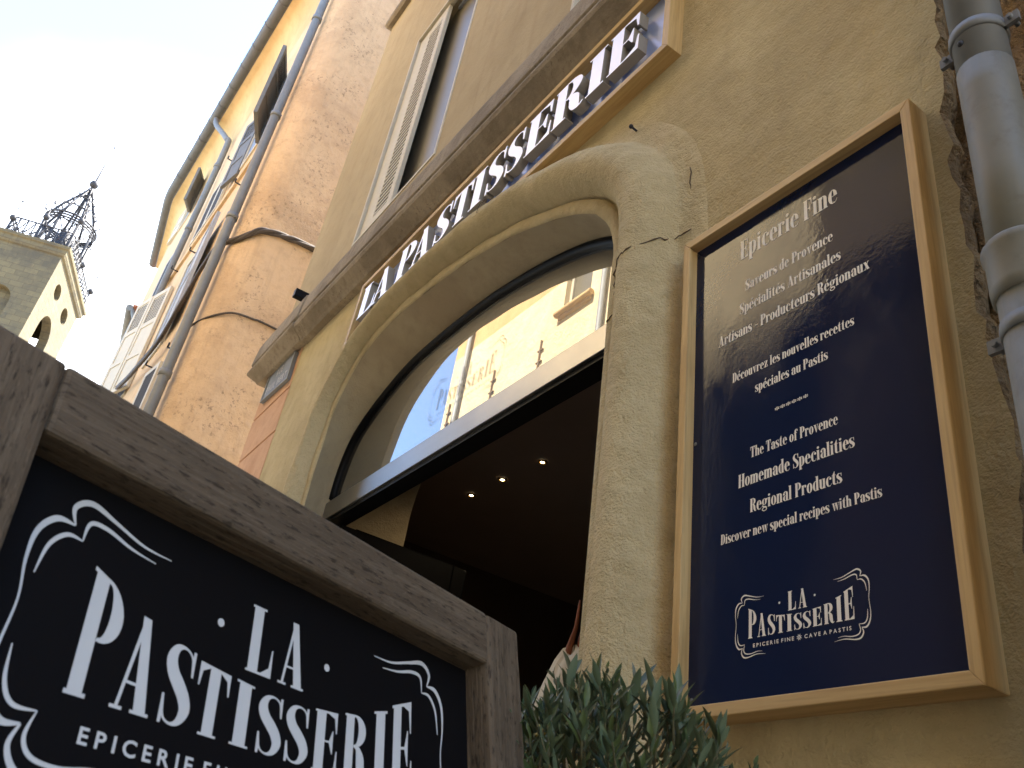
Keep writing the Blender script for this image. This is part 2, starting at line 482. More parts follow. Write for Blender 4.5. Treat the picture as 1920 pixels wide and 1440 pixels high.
def glyph(c):
    s = .165
    if c == 'A': return [[(.06, 0), (.105, 0), (.285, 1), (.235, 1)], [(.33, 0), (.50, 0), (.325, 1), (.20, 1)], R(.13, .27, .40, .30), R(0, 0, .17, T), R(.28, 0, .54, T)], .55
    if c == 'D': return [R(.03, 0, .195, 1), R(0, 0, .24, T), R(0, 1 - T, .24, 1)] + ring(.22, .5, .25, .5, .165, T, -92, 92), .49
    if c in 'EF':
        p = [R(.03, 0, .195, 1), R(0, 1 - T, .41, 1), R(.19, .49, .30, .52), [(.27, .505), (.33, .32), (.345, .32), (.345, .69), (.33, .69)], [(.24, 1 - T), (.36, .90), (.39, .66), (.41, .66), (.41, 1 - T)]]
        if c == 'E': p += [R(0, 0, .43, T), [(.25, T), (.43, T), (.43, .38), (.41, .38), (.385, .12)]]
        else: p += [R(0, 0, .26, T)]
        return p, .455 if c == 'E' else .43
    if c == 'H': return [R(.03, 0, .195, 1), R(.32, 0, .485, 1), R(.19, .49, .33, .525), R(0, 0, .225, T), R(.29, 0, .515, T), R(0, 1 - T, .225, 1), R(.29, 1 - T, .515, 1)], .53
    if c == 'I': return [R(.04, 0, .205, 1), R(0, 0, .245, T), R(0, 1 - T, .245, 1)], .26
    if c == 'L': return [R(.03, 0, .195, 1), R(0, 1 - T, .24, 1), R(0, 0, .43, T), [(.25, T), (.43, T), (.43, .42), (.41, .42), (.38, .14)]], .45
    if c == 'P': return [R(.03, 0, .195, 1), R(0, 0, .235, T), R(0, 1 - T, .24, 1)] + ring(.215, .73, .235, .27, .155, T, -95, 92), .46
    if c == 'R': return [R(.03, 0, .195, 1), R(0, 0, .235, T), R(0, 1 - T, .24, 1)] + ring(.215, .755, .235, .245, .155, T, -95, 92) + pen([(.21, .525, .035), (.29, .49, .09), (.345, .36, .16), (.36, .2, .16), (.40, .06, .11), (.46, .02, .045), (.505, .07, .025)], 4), .51
    if c == 'S': return scurve(1.0, .42), .43
    if c == 'T': return [R(.16, 0, .325, 1), R(.11, 0, .375, T), R(0, 1 - T, .485, 1), [(0, 1 - T), (0, .66), (.022, .66), (.05, .88), (.17, 1 - T)], [(.315, 1 - T), (.435, .88), (.463, .66), (.485, .66), (.485, 1 - T)]], .49
    k = .15
    if c == 'a': return [R(.235, 0, .385, .5), R(.37, 0, .44, T)] + ring(.205, .5, .18, .19, .15, .03, 0, 150) + ell(.085, .50, .07, .085) + ring(.20, .195, .19, .205, .145, .03, 80, 300), .43
    if c in 'cC': return ring(.205, .34, .205, .35, .155, .03, 62, 300) + ell(.31, .52, .075, .09) + pen([(.25, .0, .03), (.33, .05, .025), (.38, .17, .02)], 4), .39
    if c == 'd': return ring(.20, .34, .20, .35, .15, .03, 60, 300) + [R(.24, 0, .39, 1), R(.39, 0, .435, T), R(.19, 1 - T, .25, 1)], .44
    if c in 'eé':
        p = ring(.205, .34, .205, .35, .155, .03, 0, 300) + [R(.1, .34, .41, .37)] + pen([(.25, .0, .03), (.34, .05, .025), (.395, .17, .02)], 4)
        if c == 'é': p += [[(.19, .78), (.23, .76), (.36, .97), (.22, .97)]]
        return p, .415
    if c == 'f': return [R(.06, 0, .21, .80), R(0, X - T, .30, X), R(.01, 0, .27, T)] + ring(.235, .80, .175, .20, .15, .03, 55, 180) + ell(.31, .87, .06, .075), .33
    if c == 'g': return ring(.19, .45, .19, .24, .135, .03) + ring(.20, -.09, .20, .145, .07, .05) + pen([(.10, .24, .03), (.05, .17, .06), (.12, .09, .09), (.28, .06, .10), (.36, -.02, .08)], 4) + ell(.39, .60, .06, .07) + [R(.27, .62, .38, .655)], .44
    if c == 'h': return [R(.02, 0, .17, 1), R(-.02, 1 - T, .1, 1), R(.255, 0, .405, .5), R(-.01, 0, .2, T), R(.225, 0, .435, T)] + ring(.225, .5, .18, .18, .15, .04, 0, 165), .45
    if c == 'i': return [R(.03, 0, .18, X), R(-.01, 0, .22, T), R(-.01, X - T, .1, X)] + ell(.105, .86, .085, .085), .235
    if c == 'l': return [R(.03, 0, .18, 1), R(-.01, 0, .22, T), R(-.01, 1 - T, .1, 1)], .235
    if c == 'm': return [R(.02, 0, .17, X), R(-.02, X - T, .1, X), R(.245, 0, .395, .5), R(.47, 0, .62, .5), R(-.01, 0, .2, T), R(.225, 0, .42, T), R(.45, 0, .65, T)] + ring(.22, .5, .175, .18, .15, .04, 0, 165) + ring(.445, .5, .175, .18, .15, .04, 0, 165), .665
    if c == 'n': return [R(.02, 0, .17, X), R(-.02, X - T, .1, X), R(.255, 0, .405, .5), R(-.01, 0, .2, T), R(.225, 0, .435, T)] + ring(.225, .5, .18, .18, .15, .04, 0, 165), .45
    if c == 'o': return ring(.205, .34, .205, .35, .15, .028), .42
    if c == 'p': return [R(.02, -.25, .17, X), R(-.02, X - T, .1, X), R(-.01, -.25, .22, -.25 + T)] + ring(.205, .34, .20, .35, .15, .03, -120, 120), .42
    if c == 'r': return [R(.02, 0, .17, X), R(-.02, X - T, .1, X), R(-.01, 0, .21, T)] + ring(.245, .5, .13, .18, .05, .035, 60, 165) + ell(.285, .57, .07, .09), .355
    if c == 's': return scurve(X, .345), .355
    if c == 't': return [R(.05, .12, .20, X + .02), R(0, X - T, .27, X), [(.05, X), (.20, X), (.20, .92), (.17, .92)]] + ring(.205, .14, .155, .145, .15, .03, 180, 320), .31
    if c == 'u': return [R(.02, .18, .17, X), R(-.02, X - T, .1, X), R(.255, 0, .405, X), R(.215, X - T, .3, X), R(.4, 0, .44, T)] + ring(.20, .18, .18, .19, .15, .04, 180, 345), .45
    if c == 'v': return [[(.03, X), (.195, X), (.255, 0), (.20, 0)], [(.335, X), (.375, X), (.25, 0), (.215, 0)], R(0, X - T, .22, X), R(.285, X - T, .415, X)], .415
    if c == 'w': return [[(.03, X), (.185, X), (.235, 0), (.185, 0)], [(.31, X), (.345, X), (.235, 0), (.2, 0)], [(.27, X), (.43, X), (.475, 0), (.425, 0)], [(.55, X), (.585, X), (.47, 0), (.435, 0)], R(0, X - T, .45, X), R(.5, X - T, .625, X)], .62
    if c == 'x': return [[(.02, X), (.19, X), (.41, 0), (.235, 0)], [(.33, X), (.375, X), (.09, 0), (.045, 0)], R(-.01, X - T, .21, X), R(.27, X - T, .41, X), R(0, 0, .15, T), R(.2, 0, .44, T)], .43
    if c == 'z': return [[(.2, X), (.37, X), (.175, 0), (.01, 0)], R(.02, X - T, .37, X), R(.01, 0, .38, T), [(.02, X), (.02, .46), (.045, .46), (.1, X - T)], [(.38, 0), (.38, .24), (.355, .24), (.3, T)]], .395
    if c in '–-': return [R(.04, .29, .27, .345)], .31
    if c == '*':
        o = []
        for q in range(6):
            a = math.radians(90 + 60 * q)
            o += [[(.2 + .05 * math.cos(a) + px * math.cos(a) - py * math.sin(a), .5 + .05 * math.sin(a) + px * math.sin(a) + py * math.cos(a)) for px, py in ((0, 0), (.07, -.045), (.135, -.045), (.155, 0), (.135, .045), (.07, .045))]]
        return o + ell(.2, .5, .05, .05, 8), .4
    return [], .19

_cache = {}
def union(c):
    if c in _cache: return _cache[c]
    polys, w = glyph(c)
    vs_, fs = [], []
    for p in polys:
        ar = sum(p[i][0] * p[(i + 1) % len(p)][1] - p[(i + 1) % len(p)][0] * p[i][1] for i in range(len(p)))
        if abs(ar) < 1e-7: continue
        if ar < 0: p = p[::-1]
        fs.append(list(range(len(vs_), len(vs_) + len(p)))); vs_ += [Vector(q) for q in p]
    if not fs: _cache[c] = ([], [], w); return _cache[c]
    r = delaunay_2d_cdt(vs_, [], fs, 1, 1e-4)
    tris = [f for f, o in zip(r[2], r[5]) if o]
    _cache[c] = ([(v.x, v.y) for v in r[0]], tris, w)
    return _cache[c]

def put2d(mb, verts, tris, fmap, depth=0.0, nvec=None, mi=0, mside=None):
    """flat (depth 0) or extruded letter; fmap (x,y)->Vector on front face; nvec towards the viewer"""
    front = [fmap(x, y) for x, y in verts]
    if not depth:
        mb.add(front, tris, mi); return
    back = [p - nvec * depth for p in front]
    n = len(front)
    mb.add(front + back, tris + [tuple(i + n for i in reversed(t)) for t in tris], mi)
    cnt = {}
    for t in tris:
        for a, b in zip(t, t[1:] + t[:1]): cnt[(a, b)] = 1
    side = [(b, a, a + n, b + n) for (a, b) in cnt if (b, a) not in cnt]
    mb.add(front + back, side, mi if mside is None else mside)

def text_line(mb, s, x0, x1, fmap, yb, cap, track=0.03):
    adv = sum(union(c)[2] + track for c in s) - track
    k = (x1 - x0) / adv; x = x0
    for c in s:
        v, t, w = union(c)
        if v: put2d(mb, [(x + a * k, yb + b * cap) for a, b in v], t, fmap)
        x += (w + track) * k

def sans(s, bold=0.02):
    """geometry of a word in Blender's own font, scaled to cap height 1"""
    cu = bpy.data.curves.new('lettering', 'FONT')
    cu.body = s; cu.size = 1.37; cu.offset = bold; cu.resolution_u = 3
    o = bpy.data.objects.new('lettering', cu); COL.objects.link(o)
    dg = bpy.context.evaluated_depsgraph_get(); dg.update()
    me = bpy.data.meshes.new_from_object(o.evaluated_get(dg))
    v = [(p.co.x, p.co.y) for p in me.vertices]; f = [tuple(p.vertices) for p in me.polygons]
    bpy.data.objects.remove(o); bpy.data.curves.remove(cu); bpy.data.meshes.remove(me)
    return v, f
def spaced(mb, s, x0, x1, yb, h, fmap, gap=0.45, bold=0.03):
    """letterspaced capitals filling x0..x1"""
    items = []; x = 0
    for c in s:
        if c == ' ': x += 0.35; continue
        v, f = sans(c, bold)
        a = min(p[0] for p in v); b = max(p[0] for p in v)
        items.append((x - a, v, f)); x += b - a + gap
    k = (x1 - x0) / (x - gap)
    for dx, v, f in items: put2d(mb, [(x0 + (p[0] + dx) * k, yb + p[1] * h) for p in v], f, fmap)

def logo(fmap):
    """emblem in metres, origin at the middle of the word's baseline (letters 0.223 wide)"""
    words, orn, small = MB(), [MB(), MB()], [MB(), MB(), MB()]
    cxs = [(-1.0865, -1.0675, 'P', .0555, .0475), (-1.065, -1.0455, 'A', .0435, .0405), (-1.0415, -1.0245, 'S', .0375, .0345), (-1.0225, -1.0035, 'T', .0325, .0305), (-.9995, -.988, 'I', .0305, .0295), (-.984, -.967, 'S', .0285, .0285), (-.965, -.948, 'S', .0285, .0285), (-.9445, -.9265, 'E', .0305, .032), (-.9215, -.9015, 'R', .0340, .036), (-.8975, -.886, 'I', .041, .044), (-.8815, -.863, 'E', .0485, .0555)]
    for x0, x1, c, h0, h1 in cxs:
        v, t, w = union(c)
        a = min(p[0] for p in v); b = max(p[0] for p in v)
        def g(p):
            u = (p[0] - a) / (b - a)
            return (x0 + .975 + (x1 - x0) * u, p[1] * (h0 + (h1 - h0) * u))
        put2d(words, [g(p) for p in v], t, fmap)
    for x0, x1, c in ((-.996, -.979, 'L'), (-.974, -.9555, 'A')):
        v, t, w = union(c); a = min(p[0] for p in v); b = max(p[0] for p in v)
        put2d(words, [(x0 + .975 + (x1 - x0) * (p[0] - a) / (b - a), .0362 + p[1] * .0345) for p in v], t, fmap)
    for x in (-.040, .036):
        for e in ell(x, .054, .0021, .0021): put2d(words, e, [tuple(range(len(e)))], fmap)
    spaced(small[0], 'EPICERIE FINE', -.100, -.0095, -.0170, .0068, fmap)
    spaced(small[1], 'CAVE A PASTIS', .0125, .105, -.0170, .0068, fmap)
    for q in range(8):
        a = math.pi / 8 + q * math.pi / 4
        e = [(.0015 + (r_ * math.cos(a) - s_ * math.sin(a)), -.0135 + (r_ * math.sin(a) + s_ * math.cos(a))) for r_, s_ in ((.0005, 0), (.003, -.0009), (.0062, 0), (.003, .0009))]
        put2d(small[2], e, [(0, 1, 2, 3)], fmap)
    outer = [[(-1.050, 1.417, .0004), (-1.066, 1.4178, .0013), (-1.082, 1.4225, .0018), (-1.096, 1.4262, .0028), (-1.1035, 1.4210, .0024), (-1.1012, 1.4130, .0008)],
             [(-1.1012, 1.4130, .0008), (-1.110, 1.4125, .0028), (-1.1165, 1.404, .0024), (-1.1175, 1.390, .0014), (-1.1155, 1.373, .0010), (-1.1172, 1.350, .0014), (-1.1145, 1.336, .0024), (-1.108, 1.328, .0030), (-1.0995, 1.3285, .0010)],
             [(-1.0995, 1.3285, .0010), (-1.1020, 1.320, .0022), (-1.0965, 1.3120, .0028), (-1.086, 1.3108, .0020), (-1.066, 1.3142, .0013), (-1.047, 1.3125, .0004)]]
    inner = [[(-1.058, 1.4122, .0004), (-1.072, 1.4140, .0013), (-1.086, 1.4178, .0020), (-1.0945, 1.4168, .0020), (-1.0960, 1.4075, .0006)],
             [(-1.0960, 1.4075, .0006), (-1.1035, 1.4075, .0020), (-1.1100, 1.400, .0018), (-1.1125, 1.386, .0006)],
             [(-1.1120, 1.356, .0006), (-1.1105, 1.342, .0018), (-1.105, 1.3345, .0020), (-1.0945, 1.3345, .0006)],
             [(-1.0945, 1.3345, .0006), (-1.0968, 1.3245, .0018), (-1.092, 1.3180, .0020), (-1.080, 1.3165, .0016), (-1.065, 1.3190, .0010), (-1.054, 1.3180, .0004)]]
    for path in outer + inner:
        for sx in (1, -1):
            pts = [((x + .975) * sx + (0.0 if sx == 1 else .0), z - 1.344, w) for x, z, w in path]
            for q in pen(pts, 6):
                put2d(orn[sx < 0], q, [(0, 1, 2, 3)], fmap)
    return words, orn, small

# ================================================================= ground
g = MB(); g.quad((-400, -400, 0), (400, -400, 0), (400, 400, 0), (-400, 400, 0))
struct(g.build('street', M['pavement']))

# ================================================================= shop building
shop = thing('shop_building', 'ochre plastered corner shop building with a round arched doorway and louvred upstairs windows', 'building', (-3, 0.3, 0))
YI, YF = -0.03, 0.13
I_pts = [(-1.60, 2.50), (-1.605, 2.58), (-1.64, 2.69), (-1.69, 2.765), (-1.755, 2.83), (-1.93, 2.932), (-2.279, 3.07), (-2.683, 3.165), (-3.10, 3.212), (-3.36, 3.215), (-3.54, 3.18), (-3.68, 3.105), (-3.78, 2.99), (-3.83, 2.87), (-3.853, 2.714), (-3.853, 2.50)]
F_pts = [(-1.64, 2.50), (-1.645, 2.60), (-1.675, 2.72), (-1.74, 2.81), (-1.83, 2.875), (-2.02, 2.955), (-2.32, 3.03), (-2.70, 3.082), (-3.13, 3.085), (-3.38, 3.06), (-3.58, 3.0), (-3.74, 2.93), (-3.86, 2.85), (-3.93, 2.74), (-3.965, 2.60), (-3.965, 2.50)]
NC = 64
def path2(pts, xr0, xl0):
    c = resample([Vector(p) for p in cat(pts, 8)], NC)
    rr = [Vector((xr0 + (pts[0][0] - xr0) * t / 2.5, t)) for t in (0, .7, 1.3, 1.7, 2.1, 2.35)]
    ll = [Vector((xl0 + (pts[-1][0] - xl0) * t / 2.5, t)) for t in (2.35, 1.9, 1.3, .7, 0)]
    return rr + c + ll
IP = path2(I_pts, -1.515, -3.83)
FP = path2(F_pts, -1.56, -3.95)
def normals(P):
    out = []
    for i in range(len(P)):
        t = (P[min(i + 1, len(P) - 1)] - P[max(i - 1, 0)]).normalized()
        out.append(Vector((t.y, -t.x)))
    # smooth
    for _ in range(3):
        out = [((out[max(i - 1, 0)] + out[i] * 2 + out[min(i + 1, len(out) - 1)])).normalized() for i in range(len(out))]
    return out
IN = normals(IP)
if IN[0].x < 0: IN = [-n for n in IN]
PROF = [(0, YI), (.004, -.037), (.024, -.040), (.046, -.040), (.052, -.034), (.055, -.021), (.060, -.021), (.064, -.034), (.072, -.055), (.085, -.078), (.102, -.098), (.122, -.112), (.145, -.120), (.168, -.119), (.19, -.111), (.21, -.096), (.228, -.076), (.243, -.054), (.254, -.035), (.262, -.022), (.272, -.016), (.285, -.0125), (.30, -.008), (.325, -.005), (.35, -.001), (.37, .008)]
def pscale(i):
    c0 = 6; t = (i - c0) / (NC - 1)
    u = max(0, min(1, t))
    K = [(0, 1.0), (.15, 1.0), (.22, .95), (.36, .83), (.51, .70), (.63, .55), (.75, .46), (.85, .50), (.95, .75), (1, .92)]
    for (a, sa), (b, sb) in zip(K, K[1:]):
        if a <= u <= b: return sa + (sb - sa) * (u - a) / (b - a)
    return 1.0
def yscale(i):
    u = max(0, min(1, (i - 6) / (NC - 1)))
    return 1.0 - .085 * max(0, min(1, (u - .42) / .22))
def msurf(i, n):
    """moulding point at path index i (float) and distance n from the opening"""
    a = int(i); t = i - a; b = min(a + 1, len(IP) - 1)
    p = IP[a].lerp(IP[b], t); nn = IN[a].lerp(IN[b], t).normalized()
    y = PROF[-1][1]
    for (n0, y0), (n1, y1) in zip(PROF, PROF[1:]):
        if n0 <= n <= n1: y = y0 + (y1 - y0) * (n - n0) / max(1e-9, n1 - n0); break
    q = p + nn * n
    return Vector((q.x, y, q.y))
mb = MB()
mb.sweep([[(p.x + n.x * d * (1 if d < .062 else .062 / d + (1 - .062 / d) * pscale(i)), (y if d < .065 else y * yscale(i)) + .002 * math.sin(i * .9 + d * 40), p.y + n.y * d * (1 if d < .062 else .062 / d + (1 - .062 / d) * pscale(i))) for d, y in PROF] for i, (p, n) in enumerate(zip(IP, IN))], smooth=True)
arch = mb.build('arch_moulding', M['moulding'], shop)
mb = MB()
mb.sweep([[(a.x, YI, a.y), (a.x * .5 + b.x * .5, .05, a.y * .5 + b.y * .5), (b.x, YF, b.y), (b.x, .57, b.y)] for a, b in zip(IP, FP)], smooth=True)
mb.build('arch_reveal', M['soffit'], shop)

# lower wall with the arch cut out and a ragged right edge
XL, XS, XR = -5.70, -5.0, -0.592
random.seed(3)
edge = []
z = 0.0
while z < 3.9:
    edge.append((XR + random.uniform(-.012, .010) + .012 * math.sin(z * 5.1), z)); z += random.uniform(.02, .06)
edge.append((XR, 4.06))
hole = [(p.x + n.x * .13, p.y + n.y * .13) for p, n in zip(IP, IN)]
hole[0] = (hole[0][0], 0); hole[-1] = (hole[-1][0], 0)
outline = edge + [(XS, 4.06), (XS, 0)] + [q for q in reversed(hole)]
mb = MB()
mb.add([(x, 0, z) for x, z in outline], [tuple(range(len(outline)))])
mb.build('lower_wall', M['lower'], shop, tri=True)
mb = MB()
for (x0, z0), (x1, z1) in zip(edge, edge[1:]):
    mb.quad((x0, 0, z0), (x1, 0, z1), (x1 + .006, .018, z1), (x0 + .006, .018, z0)); mb.quad((x0 + .006, .018, z0), (x1 + .006, .018, z1), (x1 - .012, .07, z1), (x0 - .012, .07, z0))
mb.build('broken_edge', M['oldwall'], shop)

# salmon corner pier of shallow rusticated courses
mb = MB()
for z0, z1 in ((0, .9), (.92, 1.5), (1.52, 2.1), (2.12, 2.66), (2.68, 3.225), (3.24, 3.555), (3.57, 4.06)):
    mb.box(XL, XS, -.004, .3, z0, z1)
mb.box(XL + .006, XS, .012, .31, .01, 4.05)
mb.build('corner_pier', M['salmon'], shop, bevel=.004)

def wall_holes(mb, x0, x1, z0, z1, holes, y):
    xs = sorted({x0, x1, *[h[0] for h in holes], *[h[1] for h in holes]})
    zs = sorted({z0, z1, *[h[2] for h in holes], *[h[3] for h in holes]})
    for a, b in zip(xs, xs[1:]):
        for c, d in zip(zs, zs[1:]):
            mx_, mz = (a + b) / 2, (c + d) / 2
            if any(h[0] < mx_ < h[1] and h[2] < mz < h[3] for h in holes): continue
            mb.quad((a, y, c), (b, y, c), (b, y, d), (a, y, d))
W1 = (-4.60, -3.475, 4.50, 6.68); W2 = (-2.19, -1.07, 4.36, 6.5)
W3 = (-4.60, -3.475, 8.75, 10.6); W4 = (-2.19, -1.07, 8.75, 10.6)
ZTOP = 14.6
mb = MB()
wall_holes(mb, XL, XR, 4.05, ZTOP, [W1, W2, W3, W4], 0)
for h in (W1, W2, W3, W4):
    a, b, c, d = h
    mb.quad((a, 0, c), (a, .2, c), (a, .2, d), (a, 0, d)); mb.quad((b, 0, c), (b, .2, c), (b, .2, d), (b, 0, d))
    mb.quad((a, 0, c), (b, 0, c), (b, .2, c), (a, .2, c)); mb.quad((a, 0, d), (b, 0, d), (b, .2, d), (a, .2, d))
mb.quad((XL, 0, 4.05), (XL, 7, 4.05), (XL, 7, ZTOP), (XL, 0, ZTOP))
mb.build('upper_wall', M['upper'], shop)
mb = MB()
mb.quad((XL, .31, 0), (XL, 7, 0), (XL, 7, 4.05), (XL, .31, 4.05)); mb.quad((XL, 7, 0), (XR, 7, 0), (XR, 7, ZTOP), (XL, 7, ZTOP))
mb.build('rear_wall', M['upper'], shop)
mb = MB()
mb.add([(XL - .3, -.12, ZTOP), (XR, -.12, ZTOP), (XR, 3.5, ZTOP + 1.1), (XL - .3, 3.5, ZTOP + 1.1), (XL - .3, 7.2, ZTOP), (XR, 7.2, ZTOP), (XL - .3, -.12, ZTOP - .12), (XR, -.12, ZTOP - .12), (XL - .3, 7.2, ZTOP - .12), (XR, 7.2, ZTOP - .12)],
       [(0, 1, 2, 3), (3, 2, 5, 4), (6, 7, 1, 0), (6, 8, 9, 7), (4, 5, 9, 8), (0, 3, 4, 8, 6), (1, 7, 9, 5, 2)])
mb.build('roof', M['tile'], shop, tri=True)

# string course, mitred round the corner
def course(mb, prof, xa, xb, corner, drop):
    rings = []
    for x in [xa + (xb - xa) * i / 12 for i in range(13)]:
        rings.append([(x, -d, z + drop(x)) for d, z in prof])
    if corner:
        rings.append([(XL - d, -d, z) for d, z in prof]); rings.append([(XL - d, 2.5, z) for d, z in prof])
    mb.sweep(rings, mi=0)
    mb.add(rings[0], [tuple(range(len(prof)))])
SP = [(-.005, 3.865), (.045, 3.862), (.062, 3.885), (.085, 3.905), (.118, 3.935), (.126, 3.96), (.122, 3.985), (.094, 3.995), (.092, 4.015), (.116, 4.035), (.112, 4.10), (.104, 4.19), (.096, 4.225), (-.005, 4.27)]
SP2 = [(d + .009 if d > 0 else d, z + (.012 if z < 3.95 else 0)) for d, z in SP]
dropf = lambda x: -.11 * max(0, min(1, (x + 4.6) / 3.2))
mb = MB(); course(mb, SP, -4.93, XR, False, dropf); course(mb, SP2, -4.935, XL, True, lambda x: 0)
mb.build('string_course', M['course'], shop, bevel=.005, tri=True)
mb = MB(); course(mb, [(-.01, 8.02), (.04, 8.02), (.06, 8.06), (.06, 8.13), (.03, 8.17), (-.01, 8.18)], XR, XL, True, lambda x: 0)
mb.build('upper_string_course', M['course'], shop, tri=True)

# upstairs windows: thin painted casing, louvred leaf, glass
def leaf_geo(mb, w, h, n, th=.03, stile=.07, lw=None, ctr=None):
    """louvred shutter leaf in local coords: x width, z height, y thickness"""
    lw = lw or (w - 2 * stile)
    xa = (w - lw) / 2 if ctr is None else ctr * w - lw / 2; xb = xa + lw
    mb.box(0, xa, -th, 0, 0, h); mb.box(xb, w, -th, 0, 0, h)
    mb.box(xa, xb, -th, 0, 0, stile); mb.box(xa, xb, -th, 0, h - stile, h)
    mb.box(xa, xb, -th + .004, -.004, stile, h - stile, 1)
    for i in range(n):
        z = stile + (h - 2 * stile) * (i + .5) / n; p = (h - 2 * stile) / n
        mb.box(xa - .001, xb + .001, -th + .0003, -th + .0045, z - p * .22, z + p * .22)
def upstairs(h, shut, both=False):
    a, b, c, d = h
    mb = MB(); t = .022
    mb.box(a, a + t, -.006, .05, c, d); mb.box(b - t, b, -.006, .05, c, d); mb.box(a + t, b - t, -.006, .05, c, c + t); mb.box(a + t, b - t, -.006, .05, d - t, d)
    fr = mb.build('window', M['cream'], shop, bevel=.002)
    mb = MB(); mb.quad((a, .10, c), (b, .10, c), (b, .10, d), (a, .10, d))
    mb.build('pane', M['glass_dim'], fr)
    mb = MB(); mb.box(b - .04, b, .08, .099, c, d); mb.box(a + .5, b - .04, .08, .099, c, c + .04); mb.box(a + .5, b - .04, .08, .099, d - .05, d)
    mb.build('casement', M['grey_shutter'], fr)
    mb = MB(); leaf_geo(mb, .45, d - c - .08, 42, lw=.20, stile=.10, ctr=.62)
    mb.build('shutter', [M['cream'], M['slot']], fr, Matrix.Translation((a + .035, .045, c + .04)), bevel=.002)
    if shut:
        mb = MB(); leaf_geo(mb, b - a - .53, d - c - .08, 42, lw=.3, stile=.10)
        mb.build('shutter', [M['cream'], M['slot']], fr, Matrix.Translation((a + .495, .045, c + .04)), bevel=.002)
    else:
        mb = MB()
        mb.box(b - .06, b - .035, .02, .06, c + .9, c + .95); mb.box(b - .10, b - .05, .03, .045, c + .92, c + 1.02)
        mb.build('shutter_latch', M['iron'], fr)
upstairs(W1, False); upstairs(W2, True); upstairs(W3, True); upstairs(W4, True)

# fanlight: black arched frame, glass, steel transom, door and shop interior
mb = MB()
FN = normals(FP)
if FN[0].x < 0: FN = [-n for n in FN]
k0, k1 = 5, len(FP) - 5
rg = []
for p, n in list(zip(FP, FN))[k0:k1]:
    r = []
    for d, y in ((0.0, .115), (-.012, .108), (-.026, .112), (-.034, .122), (-.034, .145), (0, .145)):
        r.append((p.x + n.x * d, y, p.y + n.y * d))
    rg.append(r)
mb.sweep(rg, closed=True, smooth=True, cap=True)
fan = mb.build('fanlight', M['black'], shop)
mb = MB()
gl = [(p.x, .135, p.y) for p in FP[k0:k1] if p.y > 2.42]
gl = [(gl[0][0], .135, 2.42)] + gl + [(gl[-1][0], .135, 2.42)]
mb.add(gl, [tuple(range(len(gl)))])
mb.build('pane', M['glass'], fan, tri=True)
mb = MB(); mb.box(-3.955, -1.58, .10, .20, 2.372, 2.470)
tb = mb.build('transom_bar', M['steel'], fan, bevel=.002)
mb = MB(); mb.box(-3.955, -1.58, .112, .19, 2.352, 2.371)
mb.build('transom_seal', M['black'], fan)
wd, orn, sm = logo(lambda x, y: Vector((-2.754 + 2.0 * x, .1325, 2.64 + 2.0 * y)))
mdec, N_, L_, bs_ = newmat('etched_lettering')
bs_.inputs['Base Color'].default_value = (0.22, 0.19, 0.13, 1); bs_.inputs['Roughness'].default_value = 0.6; bs_.inputs['Alpha'].default_value = 0.38
M['etch'] = mdec
for q in orn + sm[2:]: q.build('ornament', M['etch'], fan)
for q in sm[:2]: q.build('lettering', M['etch'], fan)
wd.build('lettering', M['etch'], fan)

# open door leaf, black framed, swung inwards at the left jamb
mb = MB()
for y0, y1, z0, z1 in ((.16, .24, 0.02, 2.345), (.80, .88, 0.02, 2.345), (.24, .80, 2.20, 2.345), (.24, .80, .02, .35)):
    mb.box(-3.86, -3.81, y0, y1, z0, z1)
door = mb.build('door', M['black'], shop, bevel=.003)
mb = MB(); mb.box(-3.838, -3.832, .24, .80, .35, 2.20); mb.build('pane', M['black'], door)

mb = MB()
mb.quad((-5.4, .57, 3.02), (-.8, .57, 3.02), (-.8, 5.5, 3.02), (-5.4, 5.5, 3.02))
mb.build('shop_ceiling', M['ceiling'], shop)
mb = MB()
mb.quad((-5.4, .57, 0), (-5.4, 5.5, 0), (-5.4, 5.5, 3.02), (-5.4, .57, 3.02)); mb.quad((-.8, .57, 0), (-.8, 5.5, 0), (-.8, 5.5, 3.02), (-.8, .57, 3.02))
mb.quad((-5.4, 5.5, 0), (-.8, 5.5, 0), (-.8, 5.5, 3.02), (-5.4, 5.5, 3.02))
# wall round the inside of the arch
inner = [(p.x, p.y) for p in FP]; inner[0] = (inner[0][0], 0); inner[-1] = (inner[-1][0], 0)
ol = [(-.8, 0), (-.8, 3.2), (-5.4, 3.2), (-5.4, 0)] + inner[::-1]
mb.add([(x, .57, z) for x, z in ol], [tuple(range(len(ol)))])
mb.build('shop_inner_wall', M['inner'], shop, tri=True)

# cracks in the plaster (thin dark fissures) and a nail
def crack(pts, r=.0024):
    mb = MB(); random.seed(11)
    P = []
    for a, b in zip(pts, pts[1:]):
        for k in range(5):
            q = Vector(a).lerp(Vector(b), k / 5); P.append(q + Vector((0, -.0032, 0)) + Vector((random.uniform(-1, 1), 0, random.uniform(-1, 1))) * .0045)
    P.append(Vector(pts[-1]))
    mb.tube(P, [r * random.uniform(.5, 1.3) for _ in P], 6)
    mb.build('crack', M['crack'], shop)
i0 = next(i for i, p in enumerate(IP) if p.y > 2.40)
def idx(z):
    for i in range(len(IP) - 1):
        if IP[i].y <= z <= IP[i + 1].y: return i + (z - IP[i].y) / (IP[i + 1].y - IP[i].y)
crack([msurf(idx(z), n) for n, z in ((.30, 2.455), (.26, 2.44), (.22, 2.425), (.17, 2.405), (.135, 2.40), (.11, 2.37), (.085, 2.33), (.06, 2.31), (.03, 2.305), (0.005, 2.295))])
crack([(-1.318, -.006, 2.72), (-1.312, -.004, 2.62), (-1.305, -.003, 2.55), (-1.308, -.002, 2.47)], .0018)
